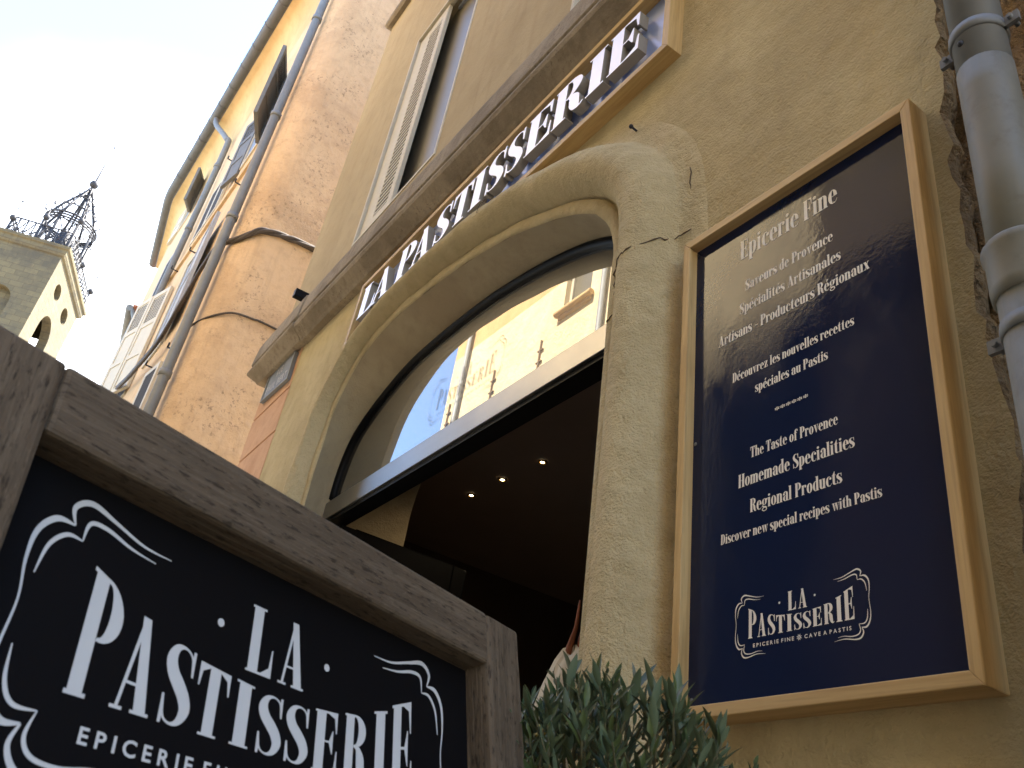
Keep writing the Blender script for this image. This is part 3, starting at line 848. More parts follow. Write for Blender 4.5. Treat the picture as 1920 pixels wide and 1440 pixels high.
crack([msurf(30, n) for n in (.07, .1, .14, .18, .21)], .0014)
mb = MB(); mb.tube([(-1.59, .01, 3.10), (-1.59, -.03, 3.105)], .004, 8); mb.sphere((-1.59, -.03, 3.105), .008, 8, 6)
mb.build('nail', M['iron'], shop)

# ceiling spotlights
for i, (x, y) in enumerate(((-4.33, 1.10), (-3.99, 1.10), (-3.62, 1.12))):
    t = thing('ceiling_spotlight', ('lit round ceiling spotlight deepest to the left in the shop, leftmost of three', 'lit round ceiling spotlight between its two neighbours on the dark shop ceiling', 'lit round ceiling spotlight nearest the right door jamb on the dark shop ceiling')[i], 'spotlight', (x, y, 3.0), 'spotlights in the shop ceiling')
    mb = MB()
    mb.sweep([[(x + r * math.cos(a), y + r * math.sin(a), z) for r, z in ((.030, 3.018), (.030, 3.011), (.018, 3.009), (.016, 3.018))] for a in [2 * math.pi * k / 20 for k in range(21)]], smooth=True)
    mb.build('rim', M['lamprim'], t)
    mb = MB(); mb.sphere((x, y, 3.016), .011, 14, 8, sc=(1, 1, .45)); mb.build('bulb', M['lampglow'], t)
    ld = bpy.data.lights.new('spot_lamp', 'SPOT'); ld.energy = 2.2; ld.color = (1, .78, .5); ld.spot_size = 2.4; ld.spot_blend = .6; ld.shadow_soft_size = .03
    lo = bpy.data.objects.new('spot_lamp', ld); COL.objects.link(lo); lo.location = (x, y, 2.98)

# neighbour to the right: old bare plaster
nb = thing('neighbour_house', 'bare brown plaster house wall behind the grey downpipe, crumbling at its edge', 'house', (1.5, .3, 0))
mb = MB()
NX, NZ = 60, 120
vv = []
random.seed(5)
for j in range(NZ + 1):
    for i in range(NX + 1):
        x = -.64 + 1.2 * (i / NX); z = 4.5 * j / NZ
        d = .018 * math.sin(x * 23 + 2 * math.sin(z * 3)) * math.sin(z * 9 + x * 7) + random.uniform(-.008, .008) * (1 if x < -.3 else .4)
        if x < -.5: d += .022
        vv.append((x, .04 + d * (1.0 if x < -.2 else .5), z))
mb.add(vv, [(j * (NX + 1) + i, j * (NX + 1) + i + 1, (j + 1) * (NX + 1) + i + 1, (j + 1) * (NX + 1) + i) for j in range(NZ) for i in range(NX)], smooth=True)
mb.box(.55, 5, .04, 7, 0, 14.8); mb.box(-.57, .55, .06, 7, 4.49, 14.8); mb.box(-.57, .55, .12, 7, 0, 4.49)
mb.build('wall', M['oldwall'], nb)
mb = MB(); mb.box(-.57, 5.2, -.15, 7.1, 14.81, 15.0); mb.build('roof', M['tile'], nb)

# ------------------------------------------------ downpipe at the right
dp = thing('downpipe', 'round zinc rain downpipe with grey cream paint below, beside the navy menu board', 'downpipe', (-.478, -.08, 0))
PX, PY = -.478, -.08
mb = MB(); mb.tube([(PX, PY, 2.255), (PX, PY, 3.2), (PX, PY, 4.5), (PX, PY, 6), (PX, PY, 12.4)], .046, 24); mb.build('upper_pipe', M['zinc'], dp)
mb = MB(); mb.tube([(PX, PY, 1.80), (PX, PY, 2.0), (PX, PY, 2.2), (PX, PY, 2.262)], .0472, 24); mb.build('painted_pipe', M['zinc_paint'], dp)
mb = MB(); mb.tube([(PX, PY, 0.0), (PX, PY, 1.0), (PX, PY, 1.755)], .0475, 24)
mb.build('lower_pipe', M['zinc_paint'], dp)
mb = MB()
for z0, pr in ((1.745, [(.0475, 0), (.053, .002), (.0545, .02), (.054, .075), (.058, .085), (.0585, .095), (.054, .102), (.047, .104)]),):
    mb.sweep([[(PX + r * math.cos(a), PY + r * math.sin(a), z0 + dz) for r, dz in pr] for a in [2 * math.pi * k / 28 for k in range(29)]], smooth=True)
mb.build('socket', M['zinc_paint'], dp)
for z0, mat_ in ((2.352, 'zinc'), (1.69, 'zinc')):
    mb = MB()
    mb.sweep([[(PX + r * math.cos(a), PY + r * math.sin(a), z0 + dz) for r, dz in ((.046, -.012), (.050, -.012), (.051, 0), (.050, .012), (.046, .012))] for a in [2 * math.pi * k / 28 for k in range(29)]], smooth=True)
    mb.box(PX - .075, PX - .045, PY - .004, PY + .004, z0 - .012, z0 + .012); mb.tube([(PX - .062, PY - .012, z0), (PX - .062, PY + .02, z0)], .005, 8)
    mb.box(PX + .045, PX + .075, PY - .004, PY + .004, z0 - .012, z0 + .012); mb.tube([(PX + .062, PY - .012, z0), (PX + .062, PY + .02, z0)], .005, 8)
    mb.tube([(PX - .03, PY + .03, z0), (PX - .03, .03, z0)], .005, 8)
    mb.build('clamp', M[mat_], dp)
mb = MB(); mb.sphere((PX - .012, PY - .045, 2.315), .006, 8, 6); mb.build('rivet', M['iron'], dp)

# ------------------------------------------------ navy menu board
bd = thing('menu_board', 'tall navy blue menu board in a pale oak frame on the wall', 'sign', (-.955, 0, 1.2))
TLb, TRb, BRb, BLb = Vector((-1.272, 2.371)), Vector((-.638, 2.359)), Vector((-.640, 1.206)), Vector((-1.236, 1.202))
def bq(u, v):  # bilinear on the front rectangle
    return (BLb * (1 - u) + BRb * u) * (1 - v) + (TLb * (1 - u) + TRb * u) * v
fu, fv = .034, .0195
def bar(mb, q0, q1, i0, i1, yf, yb):
    """q0,q1 outer ends, i0,i1 inner ends (2d), extruded from yf to yb"""
    P = [q0, q1, i1, i0]
    v = [(p.x, yf, p.y) for p in P] + [(p.x, yb, p.y) for p in P]
    mb.add(v, [(0, 1, 2, 3), (7, 6, 5, 4), (0, 4, 5, 1), (1, 5, 6, 2), (2, 6, 7, 3), (3, 7, 4, 0)])
oc = [bq(0, 0), bq(1, 0), bq(1, 1), bq(0, 1)]; ic = [bq(fu, fv), bq(1 - fu, fv), bq(1 - fu, 1 - fv), bq(fu, 1 - fv)]
for k in range(4):
    mb = MB(); bar(mb, oc[k], oc[(k + 1) % 4], ic[k], ic[(k + 1) % 4], -.057, .004)
    mb.build('frame_bar', M['oak'][0 if k in (0, 2) else 2], bd, bevel=.002)
mb = MB(); bar(mb, ic[0], ic[1], ic[3], ic[2], -.030, .003)
mb.build('board', M['navy'], bd)
sc_ = 1.1692 / 1.185
fm = lambda x, z: Vector((x * sc_, -.0308, .85 + (z - .85) * sc_))
for s, x0, x1, zb, h in (('Epicerie Fine', -1.119, -.845, 2.252, .058), ('Saveurs de Provence', -1.102, -.862, 2.151, .030), ('Spécialités Artisanales', -1.118, -.846, 2.090, .030),
                         ('Artisans – Producteurs Régionaux', -1.181, -.783, 2.028, .0295), ('Découvrez les nouvelles recettes', -1.136, -.826, 1.913, .0245), ('spéciales au Pastis', -1.072, -.889, 1.8625, .0245),
                         ('The Taste of Provence', -1.084, -.874, 1.711, .0245), ('Homemade Specialities', -1.115, -.842, 1.652, .0295), ('Regional Products', -1.084, -.872, 1.591, .0285), ('Discover new special recipes with Pastis', -1.159, -.796, 1.541, .0215)):
    mb = MB(); text_line(mb, s, x0, x1, fm, zb, h, .025); mb.build('lettering', M['letter_paint'], bd)
mb = MB(); text_line(mb, '******', -1.021, -.938, fm, 1.790, .020, .04); mb.build('lettering', M['letter_paint'], bd)
wd, orn, sm = logo(lambda x, y: fm(x - .975, y + 1.344))
wd.build('lettering', M['letter_paint'], bd); [q.build('ornament', M['letter_paint'], bd) for q in orn + sm[2:]]; [q.build('lettering', M['letter_paint'], bd) for q in sm[:2]]
for u, v in ((.045, .965), (.955, .965), (.045, .5), (.955, .5), (.05, .035), (.955, .04)):
    p = bq(u, v); mb = MB(); mb.sphere((p.x, -.0305, p.y), .0045, 10, 6, sc=(1, .4, 1)); mb.build('screw', M['zinc'] if v < .9 else M['iron'], bd)

# ------------------------------------------------ shop sign with raised letters
sg = thing('shop_sign', 'long shop sign of raised pale letters on blue in an oak frame, over the arch', 'sign', (-2.65, 0, 3.5))
so = [Vector((-3.905, 3.30)), Vector((-1.402, 3.305)), Vector((-1.408, 3.745)), Vector((-3.892, 3.732))]
si = [Vector((-3.872, 3.332)), Vector((-1.432, 3.334)), Vector((-1.436, 3.715)), Vector((-3.862, 3.704))]
for k in range(4):
    mb = MB(); bar(mb, so[k], so[(k + 1) % 4], si[k], si[(k + 1) % 4], -.062, .004)
    mb.build('frame_bar', M['oak'][0 if k in (0, 2) else 2], sg, bevel=.002)
mb = MB(); bar(mb, si[0], si[1], si[3], si[2], -.016, .002)
mb.build('board', M['sign_blue'], sg)
for c, x0, x1 in (('L', -3.795, -3.615), ('A', -3.635, -3.44), ('P', -3.362, -3.19), ('A', -3.205, -3.02), ('S', -2.985, -2.845), ('T', -2.835, -2.665), ('I', -2.66, -2.56), ('S', -2.535, -2.395), ('S', -2.385, -2.255), ('E', -2.235, -2.065), ('R', -2.052, -1.855), ('I', -1.842, -1.738), ('E', -1.718, -1.552)):
    v, t, w = union(c); a = min(p[0] for p in v); b = max(p[0] for p in v)
    mb = MB()
    put2d(mb, [(x0 + (x1 - x0) * (p[0] - a) / (b - a), 3.437 + .212 * p[1]) for p in v], t, lambda x, z: Vector((x, -.068, z)), .040, Vector((0, -1, 0)), 0, 1)
    for q in (.3, .7):
        zz = 3.437 + .212 * q; mb.tube([((x0 + (x1 - x0) * .22), -.03, zz), ((x0 + (x1 - x0) * .22), -.014, zz)], .006, 6)
    mb.build('letter', [M['white_letter'], M['letter_side']], sg)

# ------------------------------------------------ street name sign
ss = thing('street_sign', 'small grey enamel street name plate on the salmon corner pier', 'street sign', (-5.3, 0, 3.65))
A0, A1, B0, B1 = Vector((-5.575, 3.66)), Vector((-5.035, 3.63)), Vector((-5.565, 3.90)), Vector((-5.055, 3.86))
mb = MB(); P = [A0, A1, B1, B0]
mb.add([(p.x, -.024, p.y) for p in P] + [(p.x, -.003, p.y) for p in P], [(0, 1, 2, 3), (7, 6, 5, 4), (0, 4, 5, 1), (1, 5, 6, 2), (2, 6, 7, 3), (3, 7, 4, 0)])
mb.build('plate', M['plate'], ss, bevel=.003)
C4 = [A0, A1, B1, B0]; cen = sum(C4, Vector((0, 0))) / 4
Ci = [p.lerp(cen, .075) for p in C4]
mb = MB()
for k in range(4):
    P = [C4[k], C4[(k + 1) % 4], Ci[(k + 1) % 4], Ci[k]]
    mb.add([(p.x, -.030, p.y) for p in P] + [(p.x, -.0235, p.y) for p in P], [(0, 1, 2, 3), (0, 4, 5, 1), (1, 5, 6, 2), (2, 6, 7, 3), (3, 7, 4, 0)])
mb.build('rim', M['zinc_paint'], ss)
def sgn(x, y): # unit square on plate
    p = (A0 * (1 - x) + A1 * x) * (1 - y) + (B0 * (1 - x) + B1 * x) * y
    return Vector((p.x, -.027, p.y))
mb = MB(); spaced(mb, 'RUE', .38, .62, .60, .24, sgn, .3, .04); spaced(mb, 'PAUL', .12, .46, .18, .25, sgn, .22, .04); spaced(mb, 'BERT', .54, .88, .18, .25, sgn, .22, .04)
mb.build('lettering', M['plate_letter'], ss)

# ------------------------------------------------ iron bracket stub
br = MB(); br.box(-5.275, -5.225, -.125, .01, 4.378, 4.442); br.tube([(-5.25, -.112, 4.37), (-5.25, -.112, 4.376)], .008, 8)
tag(br.build('wall_bracket', M['black'], bevel=.003), 'short black bracket sticking out above the stone string course near the corner', 'bracket')

# ------------------------------------------------ pavement sign (A-board)
ph, th = 1.95608033, 0.24341814
h = Vector((math.cos(ph), math.sin(ph), 0)); nh = Vector((h.y, -h.x, 0))
v = Vector((0, 0, math.cos(th))) - nh * math.sin(th); n = h.cross(v)
TLw = Vector((-0.65221713, -1.1971466, 1.0948752))
BM = Matrix((h, v, n)).transposed().to_4x4(); BM.translation = TLw
Wb, RW, SW, DEP = .56, .0606, .0665, .0333
ps = thing('pavement_sign', 'dark wooden framed pavement sign board with white lettering in front of the camera', 'sign', (-0.98, -.83, 0))
def bbar(nm, x0, x1, y0, y1, z0, z1, ax, par=ps, M2=BM, bev=.004):
    mb = MB(); mb.box(x0, x1, y0, y1, z0, z1); return mb.build(nm, M['board_wood'][ax], par, M2, bevel=bev)
bbot = -1.122
bbar('stile', -SW, 0, bbot, RW, -.052, 0, 1); bbar('stile', Wb, Wb + SW, bbot, RW, -.052, 0, 1)
bbar('top_rail', .0006, Wb - .0006, 0, RW + .0005, -.052, -.0006, 0); bbar('bottom_rail', .0006, Wb - .0006, -1.03, -.97, -.052, -.0006, 0)
mb = MB(); mb.box(0, Wb, -.97, 0, -.045, -DEP); mb.build('board', M['blackboard'], ps, BM)
LOGK = 1.69
wd, orn, sm = logo(lambda x, y: Vector((.2725 + LOGK * x, -.1555 + LOGK * y, -DEP + .0006)))
wd.build('lettering', M['letter_grey'], ps, BM); [q.build('ornament', M['letter_grey'], ps, BM) for q in orn + sm[2:]]; [q.build('lettering', M['letter_grey'], ps, BM) for q in sm[:2]]
# rear support frame, hinged at the top
th2 = -.30
v2 = Vector((0, 0, math.cos(th2))) - nh * math.sin(th2); n2 = h.cross(v2)
BM2 = Matrix((h, v2, n2)).transposed().to_4x4(); BM2.translation = TLw - n * .06
for x0 in (-.04, Wb - .01): bbar('rear_leg', x0, x0 + .05, -1.12, .02, -.045, -.002, 1, ps, BM2)
bbar('rear_rail', .012, Wb - .012, -.9, -.85, -.04, -.005, 0, ps, BM2)

# ------------------------------------------------ potted laurel
pb = thing('potted_shrub', 'leafy green clipped laurel shrub in a pot beside the doorway', 'shrub', (-.93, -.45, 0))
mb = MB(); rgs = [(.15, 0), (.16, .02), (.20, .40), (.225, .41), (.225, .46), (.20, .46), (.19, .42), (0.001, .42)]
mb.sweep([[(-.93 + r * math.cos(a), -.45 + r * math.sin(a), z) for r, z in rgs] for a in [2 * math.pi * k / 24 for k in range(25)]], smooth=True)
mb.build('pot', M['pot'], pb)
random.seed(21)
lv, st, fl = MB(), MB(), MB()
def leaf(p, d, up, L_, w):
    """one lanceolate folded leaf from p along d"""
    s = d.cross(up).normalized(); up2 = s.cross(d).normalized()
    bend = random.uniform(-.12, .22)
    prof = [(0, .12), (.18, .62), (.42, 1.0), (.68, .82), (.88, .38), (1, 0.02)]
    L1, C1, R1 = [], [], []
    for t, q in prof:
        c = p + d * (L_ * t) - up2 * (bend * L_ * t * t)
        C1.append(c); L1.append(c + s * (w * q) + up2 * (w * q * .35)); R1.append(c - s * (w * q) + up2 * (w * q * .35))
    vs2 = L1 + C1 + R1; k = len(prof)
    f = [(i, i + 1, k + i + 1, k + i) for i in range(k - 1)] + [(k + i, k + i + 1, 2 * k + i + 1, 2 * k + i) for i in range(k - 1)]
    lv.add(vs2, f, smooth=True)
def shoot(base, d, length, nl, lsz):
    pts = [base]; dd = d.copy()
    for k in range(4):
        dd = (dd + Vector((random.uniform(-.12, .12), random.uniform(-.12, .12), .08))).normalized(); pts.append(pts[-1] + dd * length / 4)
    st.tube(pts, [.0022, .0019, .0016, .0012, .0008], 5)
    a = random.uniform(0, 6.28)
    for k in range(nl):
        t = .25 + .75 * (k + .5) / nl
        i = min(3, int(t * 4)); p = pts[i].lerp(pts[i + 1], t * 4 - i)
        a += 2.4
        o = dd.orthogonal().normalized(); o = Matrix.Rotation(a, 3, dd) @ o
        out = .25 + .75 * (1 - t) + random.uniform(-.1, .25)
        ld = (dd + o * out).normalized()
        leaf(p, ld, dd if abs(ld.dot(dd)) < .98 else o, lsz * random.uniform(.7, 1.15) * (1.0 if t < .85 else .75), lsz * random.uniform(.095, .14))
cx, cy, cz = -.925, -.45, .90
for k in range(540):
    ph_ = random.uniform(0, 2 * math.pi); zt = random.uniform(-.35, 1)
    r = math.sqrt(max(0, 1 - zt * zt)); rad = random.uniform(.72, 1.0)
    dirv = Vector((r * math.cos(ph_), r * math.sin(ph_), zt))
    base = Vector((cx, cy, cz)) + Vector((dirv.x * .205, dirv.y * .18, dirv.z * .185)) * rad
    d = (dirv * .8 + Vector((random.uniform(-.5, .5), random.uniform(-.5, .5), random.uniform(.1, .8)))).normalized()
    shoot(base, d, random.uniform(.035, .075), random.randint(5, 8), random.uniform(.018, .042))
# taller leading shoots that stand out of the clipped top
for x, z in ((-1.125, 1.15), (-1.05, 1.175), (-1.085, 1.13), (-1.03, 1.145), (-1.0, 1.12), (-.965, 1.135), (-.925, 1.12), (-.895, 1.11), (-.865, 1.135), (-.835, 1.12), (-.80, 1.105), (-.775, 1.08), (-.90, 1.13), (-.985, 1.15), (-1.14, 1.10)):
    b = Vector((x + .01, cy + random.uniform(-.05, .05), z - .075))
    shoot(b, Vector((random.uniform(-.15, .1), random.uniform(-.1, .1), 1)).normalized(), random.uniform(.06, .085), random.randint(5, 7), random.uniform(.046, .060))
for k in range(34):
    ph_ = random.uniform(0, 2 * math.pi); zt = random.uniform(0, .9); r = math.sqrt(1 - zt * zt)
    p = Vector((cx + .2 * r * math.cos(ph_), cy + .19 * r * math.sin(ph_), cz + .2 * zt))
    for q in range(5): fl.sphere(p + Vector([random.uniform(-.006, .006) for _ in range(3)]), .0022, 6, 4)
for k in range(14):
    a = 2 * math.pi * k / 14; st.tube([(cx, cy, .42), (cx + .05 * math.cos(a), cy + .05 * math.sin(a), .7), (cx + .13 * math.cos(a), cy + .13 * math.sin(a), .95)], [.007, .005, .003], 6)
fo = lv.build('foliage', M['leaf'], pb, recalc=False)
st.build('stem', M['stem'], pb)
M['bud'] = plain('yellow_bud', (0.32, 0.26, 0.07), 0.7)
fl.build('blossom', M['bud'], pb)

# ------------------------------------------------ pale bundle in the doorway
bn = thing('cloth_bundle', 'pale cloth wrapped bundle with a red brown stalk in the doorway behind the shrub', 'bundle', (-2.05, .3, 0))
mb = MB(); random.seed(4)
prof = [(.05, 0.0), (.08, .05), (.10, .5), (.10, 1.0), (.105, 1.22), (.100, 1.34), (.088, 1.43), (.060, 1.50), (.035, 1.535), (.002, 1.545)]
rgs = []
for k in range(73):
    a = 2 * math.pi * k / 72
    rgs.append([(-2.045 + r * (1 + .10 * math.sin(a * 3 + z * 7) + .06 * math.sin(a * 8 + z * 15)) * math.cos(a) + .012 * math.sin(z * 23), .32 + r * (1 + .10 * math.sin(a * 3 + z * 7) + .05 * math.sin(a * 9)) * math.sin(a), z + .018 * math.sin(a * 2 + 1) * (z > 1.2)) for r, z in prof])
mb.sweep(rgs, smooth=True)
mb.build('wrapping', M['cloth'], bn)
mb = MB()
mb.tube([(-2.07, .31, 1.50), (-2.066, .31, 1.555), (-2.045, .31, 1.61), (-2.04, .31, 1.69)], [.016, .010, .006, .003], 7)
mb.tube([(-2.03, .33, 1.50), (-2.04, .33, 1.58), (-2.03, .33, 1.64)], [.02, .010, .003], 6)
mb.build('stalk', M['stalk'], bn)

# ================================================================= orange house across the side street
oh = thing('orange_house', 'tall orange plastered house with a rounded corner and weathered shutters', 'house', (-13, 2, 0))
OA = Vector((-9.8, -.20)); OU = Vector((-.99956383, -.02953214)); ON = Vector((.02953214, -.99956383))
def O(s, z, off=0):
    p = OA + OU * s + ON * off
    return Vector((p.x, p.y, z))
XN = -9.35
arc = [Vector((XN - .45 + .45 * math.cos(a), .25 + .45 * math.sin(a))) for a in [-math.pi / 2 * k / 10 for k in range(11)]]
END = OA + OU * 9.6
plan = [Vector((XN, 7)), Vector((XN, 3))] + arc + [OA + OU * q for q in (2.4, 4.8, 7.2)] + [END, END + Vector((-3.2, .42)), END + Vector((-3.2, 7)),]
HW = 14.55
def extr(mb, plan, z0, z1, smooth=True):
    rings = [[(p.x, p.y, z) for z in (z0, (z0 + z1) / 2, z1)] for p in plan]
    mb.sweep(rings, smooth=False)
mb = MB(); extr(mb, plan[:13], 0, 16); 
o = mb.build('side_wall', M['orange'], oh)
for p in o.data.polygons: p.use_smooth = True
mb = MB(); extr(mb, plan[12:], 0, HW); mb.build('street_wall', M['peach'], oh)
# yellow coved eave
mb = MB(); rings = []
eave = [OA + OU * q for q in (-.35, 2, 4, 6, 8, 9.5)]
for q in (-.5, 2, 4, 6, 8, 9.55): rings.append([tuple(O(q, z, d)) for d, z in ((0.003, 13.9), (.02, 14.25), (.06, 14.5), (.14, 14.72), (.25, 14.86), (.36, 14.9))])
e2 = [END + Vector((-.02, 0)) + Vector((-3.2, .42)) * t for t in (.05, .5, 1)]
nn2 = Vector((-.42, -3.2)).normalized() * 1
for p in e2: rings.append([(p.x + nn2.x * d * .99, p.y + nn2.y * d, z) for d, z in ((0.003, 13.9), (.02, 14.25), (.06, 14.5), (.14, 14.72), (.25, 14.86), (.36, 14.9))])
mb.sweep(rings, smooth=True); mb.build('eave', M['yellow'], oh)
gpl = [O(q, 0, .46) for q in (-.6, 1, 3, 5, 7, 9.45)] + [Vector((p.x + nn2.x * .46, p.y + nn2.y * .46, 0)) for p in e2]
mb = MB(); rg = []
for p in gpl:
    rg.append([(p.x, p.y - .115 * math.cos(a), 14.98 - .115 * math.sin(a)) for a in [math.pi * k / 10 for k in range(11)]])
mb.sweep(rg, smooth=True)
for a_, b_ in zip(gpl[:5], gpl[1:6]):
    for t in (0, .33, .66):
        p = a_.lerp(b_, t); mb.tube([(p.x, p.y - .12 * math.cos(a), 14.98 - .12 * math.sin(a)) for a in [math.pi * k / 8 for k in range(9)]], .008, 5)
gt = mb.build('gutter', M['old_zinc'], oh)
mb = MB()
rp = [(p.x, p.y + .06, 15.0) for p in gpl]
mb.sweep([[(x, y, z), (x, y + 3.6, z + 1.3), (x, 7, z)] for x, y, z in rp] , smooth=False); mb.build('roof', M['tile'], oh)
# string band
mb = MB(); mb.sweep([[tuple(O(q, z, d)) for d, z in ((0, 9.98), (.045, 9.98), (.05, 10.02), (.05, 10.09), (.03, 10.12), (0, 10.12))] for q in (.25, 9.55)]); mb.build('string_band', M['peach'], oh)
# downpipes
def pipe(nm, pts, r, clamps):
    mb = MB(); mb.tube(pts, r, 14)
    for c in clamps: mb.tube([Vector(c) - Vector((0, 0, .04)), Vector(c) + Vector((0, 0, .04))], r * 1.18, 14)
    o_ = mb.build(nm, M['zinc'], oh); return o_
q = O(-.12, 0, .10)
pipe('downpipe', [(q.x, q.y, z) for z in (0, 4, 8, 12, 16)], .064, [(q.x, q.y, z) for z in (2.5, 5.6, 8.05, 10.0, 12.2)])
ctr = [O(6.1, 14.9, .44), O(5.9, 14.55, .40), O(5.2, 13.75, .16), O(5.1, 13.4, .10), O(5.1, 11, .10), O(5.1, 8, .10), O(5.1, 0, .10)]
pipe('downpipe', [tuple(p) for p in cat(ctr, 5)], .06, [tuple(O(5.1, z, .10)) for z in (12.9, 11.2, 9.2, 7.2)])
# shutters: sloping leaves hinged on the wall and leaves folded flat
def leafat(nm, s0, o0, s1, o1, z0, z1, mat_, n=0, panels=0, par=oh):
    """leaf from hinge (s0,o0) to free edge (s1,o1)"""
    a = O(s0, z0, o0); b = O(s1, z0, o1); w = (b - a).length
    ax = (b - a).normalized(); az = Vector((0, 0, 1)); ay = az.cross(ax)
    Mx = Matrix((ax, ay, az)).transposed().to_4x4(); Mx.translation = a
    mb = MB()
    if n: leaf_geo(mb, w, z1 - z0, n, .035, min(.07, w * .16))
    else:
        mb.box(0, w, -.03, 0, 0, z1 - z0)
        st_ = min(.08, w * .2)
        for xa, xb in ((0, st_), (w - st_, w)) if panels < 9 else (): mb.box(xa, xb, -.042, -.03, 0, z1 - z0)
        for k in range(panels + 1):
            zc = (z1 - z0 - .09) * k / max(1, panels); mb.box(st_, w - st_, -.042, -.03, zc, zc + .09); mb.box(st_, w - st_, 0, .012, zc, zc + .09)
        mb.box(0, st_, 0, .012, 0, z1 - z0); mb.box(w - st_, w, 0, .012, 0, z1 - z0)
    if not n and panels == 3:
        H_ = z1 - z0
        for k in range(12):
            zc = H_ * .70 + H_ * .25 * k / 12; mb.box(st_, w - st_, -.0312, -.029, zc, zc + H_ * .011, 1); mb.box(st_, w - st_, -.001, .0012, zc, zc + H_ * .011, 1)
    return mb.build(nm, [mat_, M['slot']], par, Mx)
def wframe(s0, s1, z0, z1, name='window'):
    mb = MB()
    for a, b, c, d in ((s0, s0 + .06, z0, z1), (s1 - .06, s1, z0, z1), (s0 + .06, s1 - .06, z0, z0 + .06), (s0 + .06, s1 - .06, z1 - .06, z1)):
        P = [O(a, c, .03), O(b, c, .03), O(b, d, .03), O(a, d, .03)]; Q = [O(a, c, .0), O(b, c, .0), O(b, d, .0), O(a, d, .0)]
        mb.add(P + Q, [(0, 1, 2, 3), (0, 4, 5, 1), (1, 5, 6, 2), (2, 6, 7, 3), (3, 7, 4, 0)])
    f = mb.build(name, M['cream'], oh)
    mb = MB(); mb.quad(O(s0 + .06, z0 + .06, .012), O(s1 - .06, z0 + .06, .012), O(s1 - .06, z1 - .06, .012), O(s0 + .06, z1 - .06, .012)); mb.build('pane', M['glass_dim'], f)
    return f
f = wframe(1.1, 2.0, 10.55, 12.2); leafat('shutter', 1.05, .03, .45, .30, 10.4, 11.95, M['dark_shutter'], 0, 3, f); leafat('shutter', 2.05, .03, 2.6, .12, 10.5, 12.0, M['dark_shutter'], 0, 3, f)
f = wframe(7.6, 8.5, 13.35, 14.3); leafat('shutter', 7.6, .03, 7.22, .25, 13.35, 14.35, M['dark_shutter'], 0, 2, f); leafat('shutter', 8.6, .03, 9.3, .06, 13.4, 14.3, M['cream'], 0, 2, f)
f = wframe(2.75, 4.2, 10.2, 11.6); leafat('shutter', 2.8, .05, 3.48, .05, 10.22, 11.5, M['cream'], 26, 0, f); leafat('shutter', 3.5, .05, 4.18, .05, 10.22, 11.5, M['cream'], 26, 0, f)
f = wframe(5.9, 7.1, 10.2, 11.6); leafat('shutter', 5.95, .05, 6.48, .05, 10.22, 11.5, M['grey_shutter'], 26, 0, f); leafat('shutter', 6.5, .05, 7.05, .05, 10.22, 11.5, M['grey_shutter'], 26, 0, f)
f = wframe(2.3, 3.3, 7.2, 9.3); leafat('shutter', 2.25, .05, 1.45, .09, 7.2, 9.2, M['grey_shutter'], 0, 2, f)
f = wframe(4.2, 5.2, 7.1, 9.3); leafat('shutter', 3.98, .05, 4.56, .19, 7.15, 9.2, M['cream'], 0, 3, f); leafat('shutter', 4.56, .20, 5.1, .32, 7.15, 9.2, M['cream'], 0, 3, f)
f = wframe(1.2, 2.0, 4.6, 6.4); leafat('shutter', 1.2, .05, 1.75, .10, 4.5, 6.4, M['cream'], 34, 0, f)
for s_, z_ in ((.9, 9.4), (2.9, 9.3), (1.5, 11.9), (3.4, 11.8), (4.6, 9.9), (6.2, 9.8), (.4, 6.2), (1.9, 6.6)):
    mb = MB(); p = O(s_, z_, 0); q = O(s_, z_, .13); mb.tube([p, q], .012, 6); mb.tube([q, q + Vector((0, 0, .07))], .012, 6); mb.build('shutter_hook', M['iron'], oh)

# cables strung round the corner
def cable(label, pts, r, strands, loc):
    P = cat(pts, 7); mb = MB()
    for k in range(strands):
        ph0 = 2 * math.pi * k / strands
        mb.tube([p + Vector((r * .9 * math.cos(ph0 + i * .35), 0, r * .9 * math.sin(ph0 + i * .35))) if strands > 1 else p for i, p in enumerate(P)], r, 6)
    o_ = mb.build('cable', M['cable']); tag(o_, label, 'cable')
    return o_
cable('thick bundle of dark twisted cables bending round the orange house corner', [O(5.4, 7.6, .14), O(4.3, 7.22, .14), O(3.1, 6.98, .14), O(1.54, 6.83, .14), O(1.07, 7.05, .14), O(.78, 7.3, .13), O(.4, 7.5, .13), O(.0, 7.62, .10), Vector((-9.5, -.12, 7.68)), Vector((-9.345, .06, 7.82)), Vector((-9.325, .35, 7.89)), Vector((-9.325, .75, 7.93)), Vector((-9.325, 2.5, 8.05))], .026, 3, None)
cable('single thin dark cable sagging across the orange wall below the thick bundle', [O(.7, 5.1, .03), O(.42, 5.5, .03), O(.35, 6.0, .03), O(.2, 6.3, .04), O(.0, 6.40, .02), Vector((-9.5, -.10, 6.44)), Vector((-9.34, .10, 6.52)), Vector((-9.335, .35, 6.56)), Vector((-9.335, .65, 6.57)), Vector((-9.335, 2.4, 6.5))], .014, 1, None)

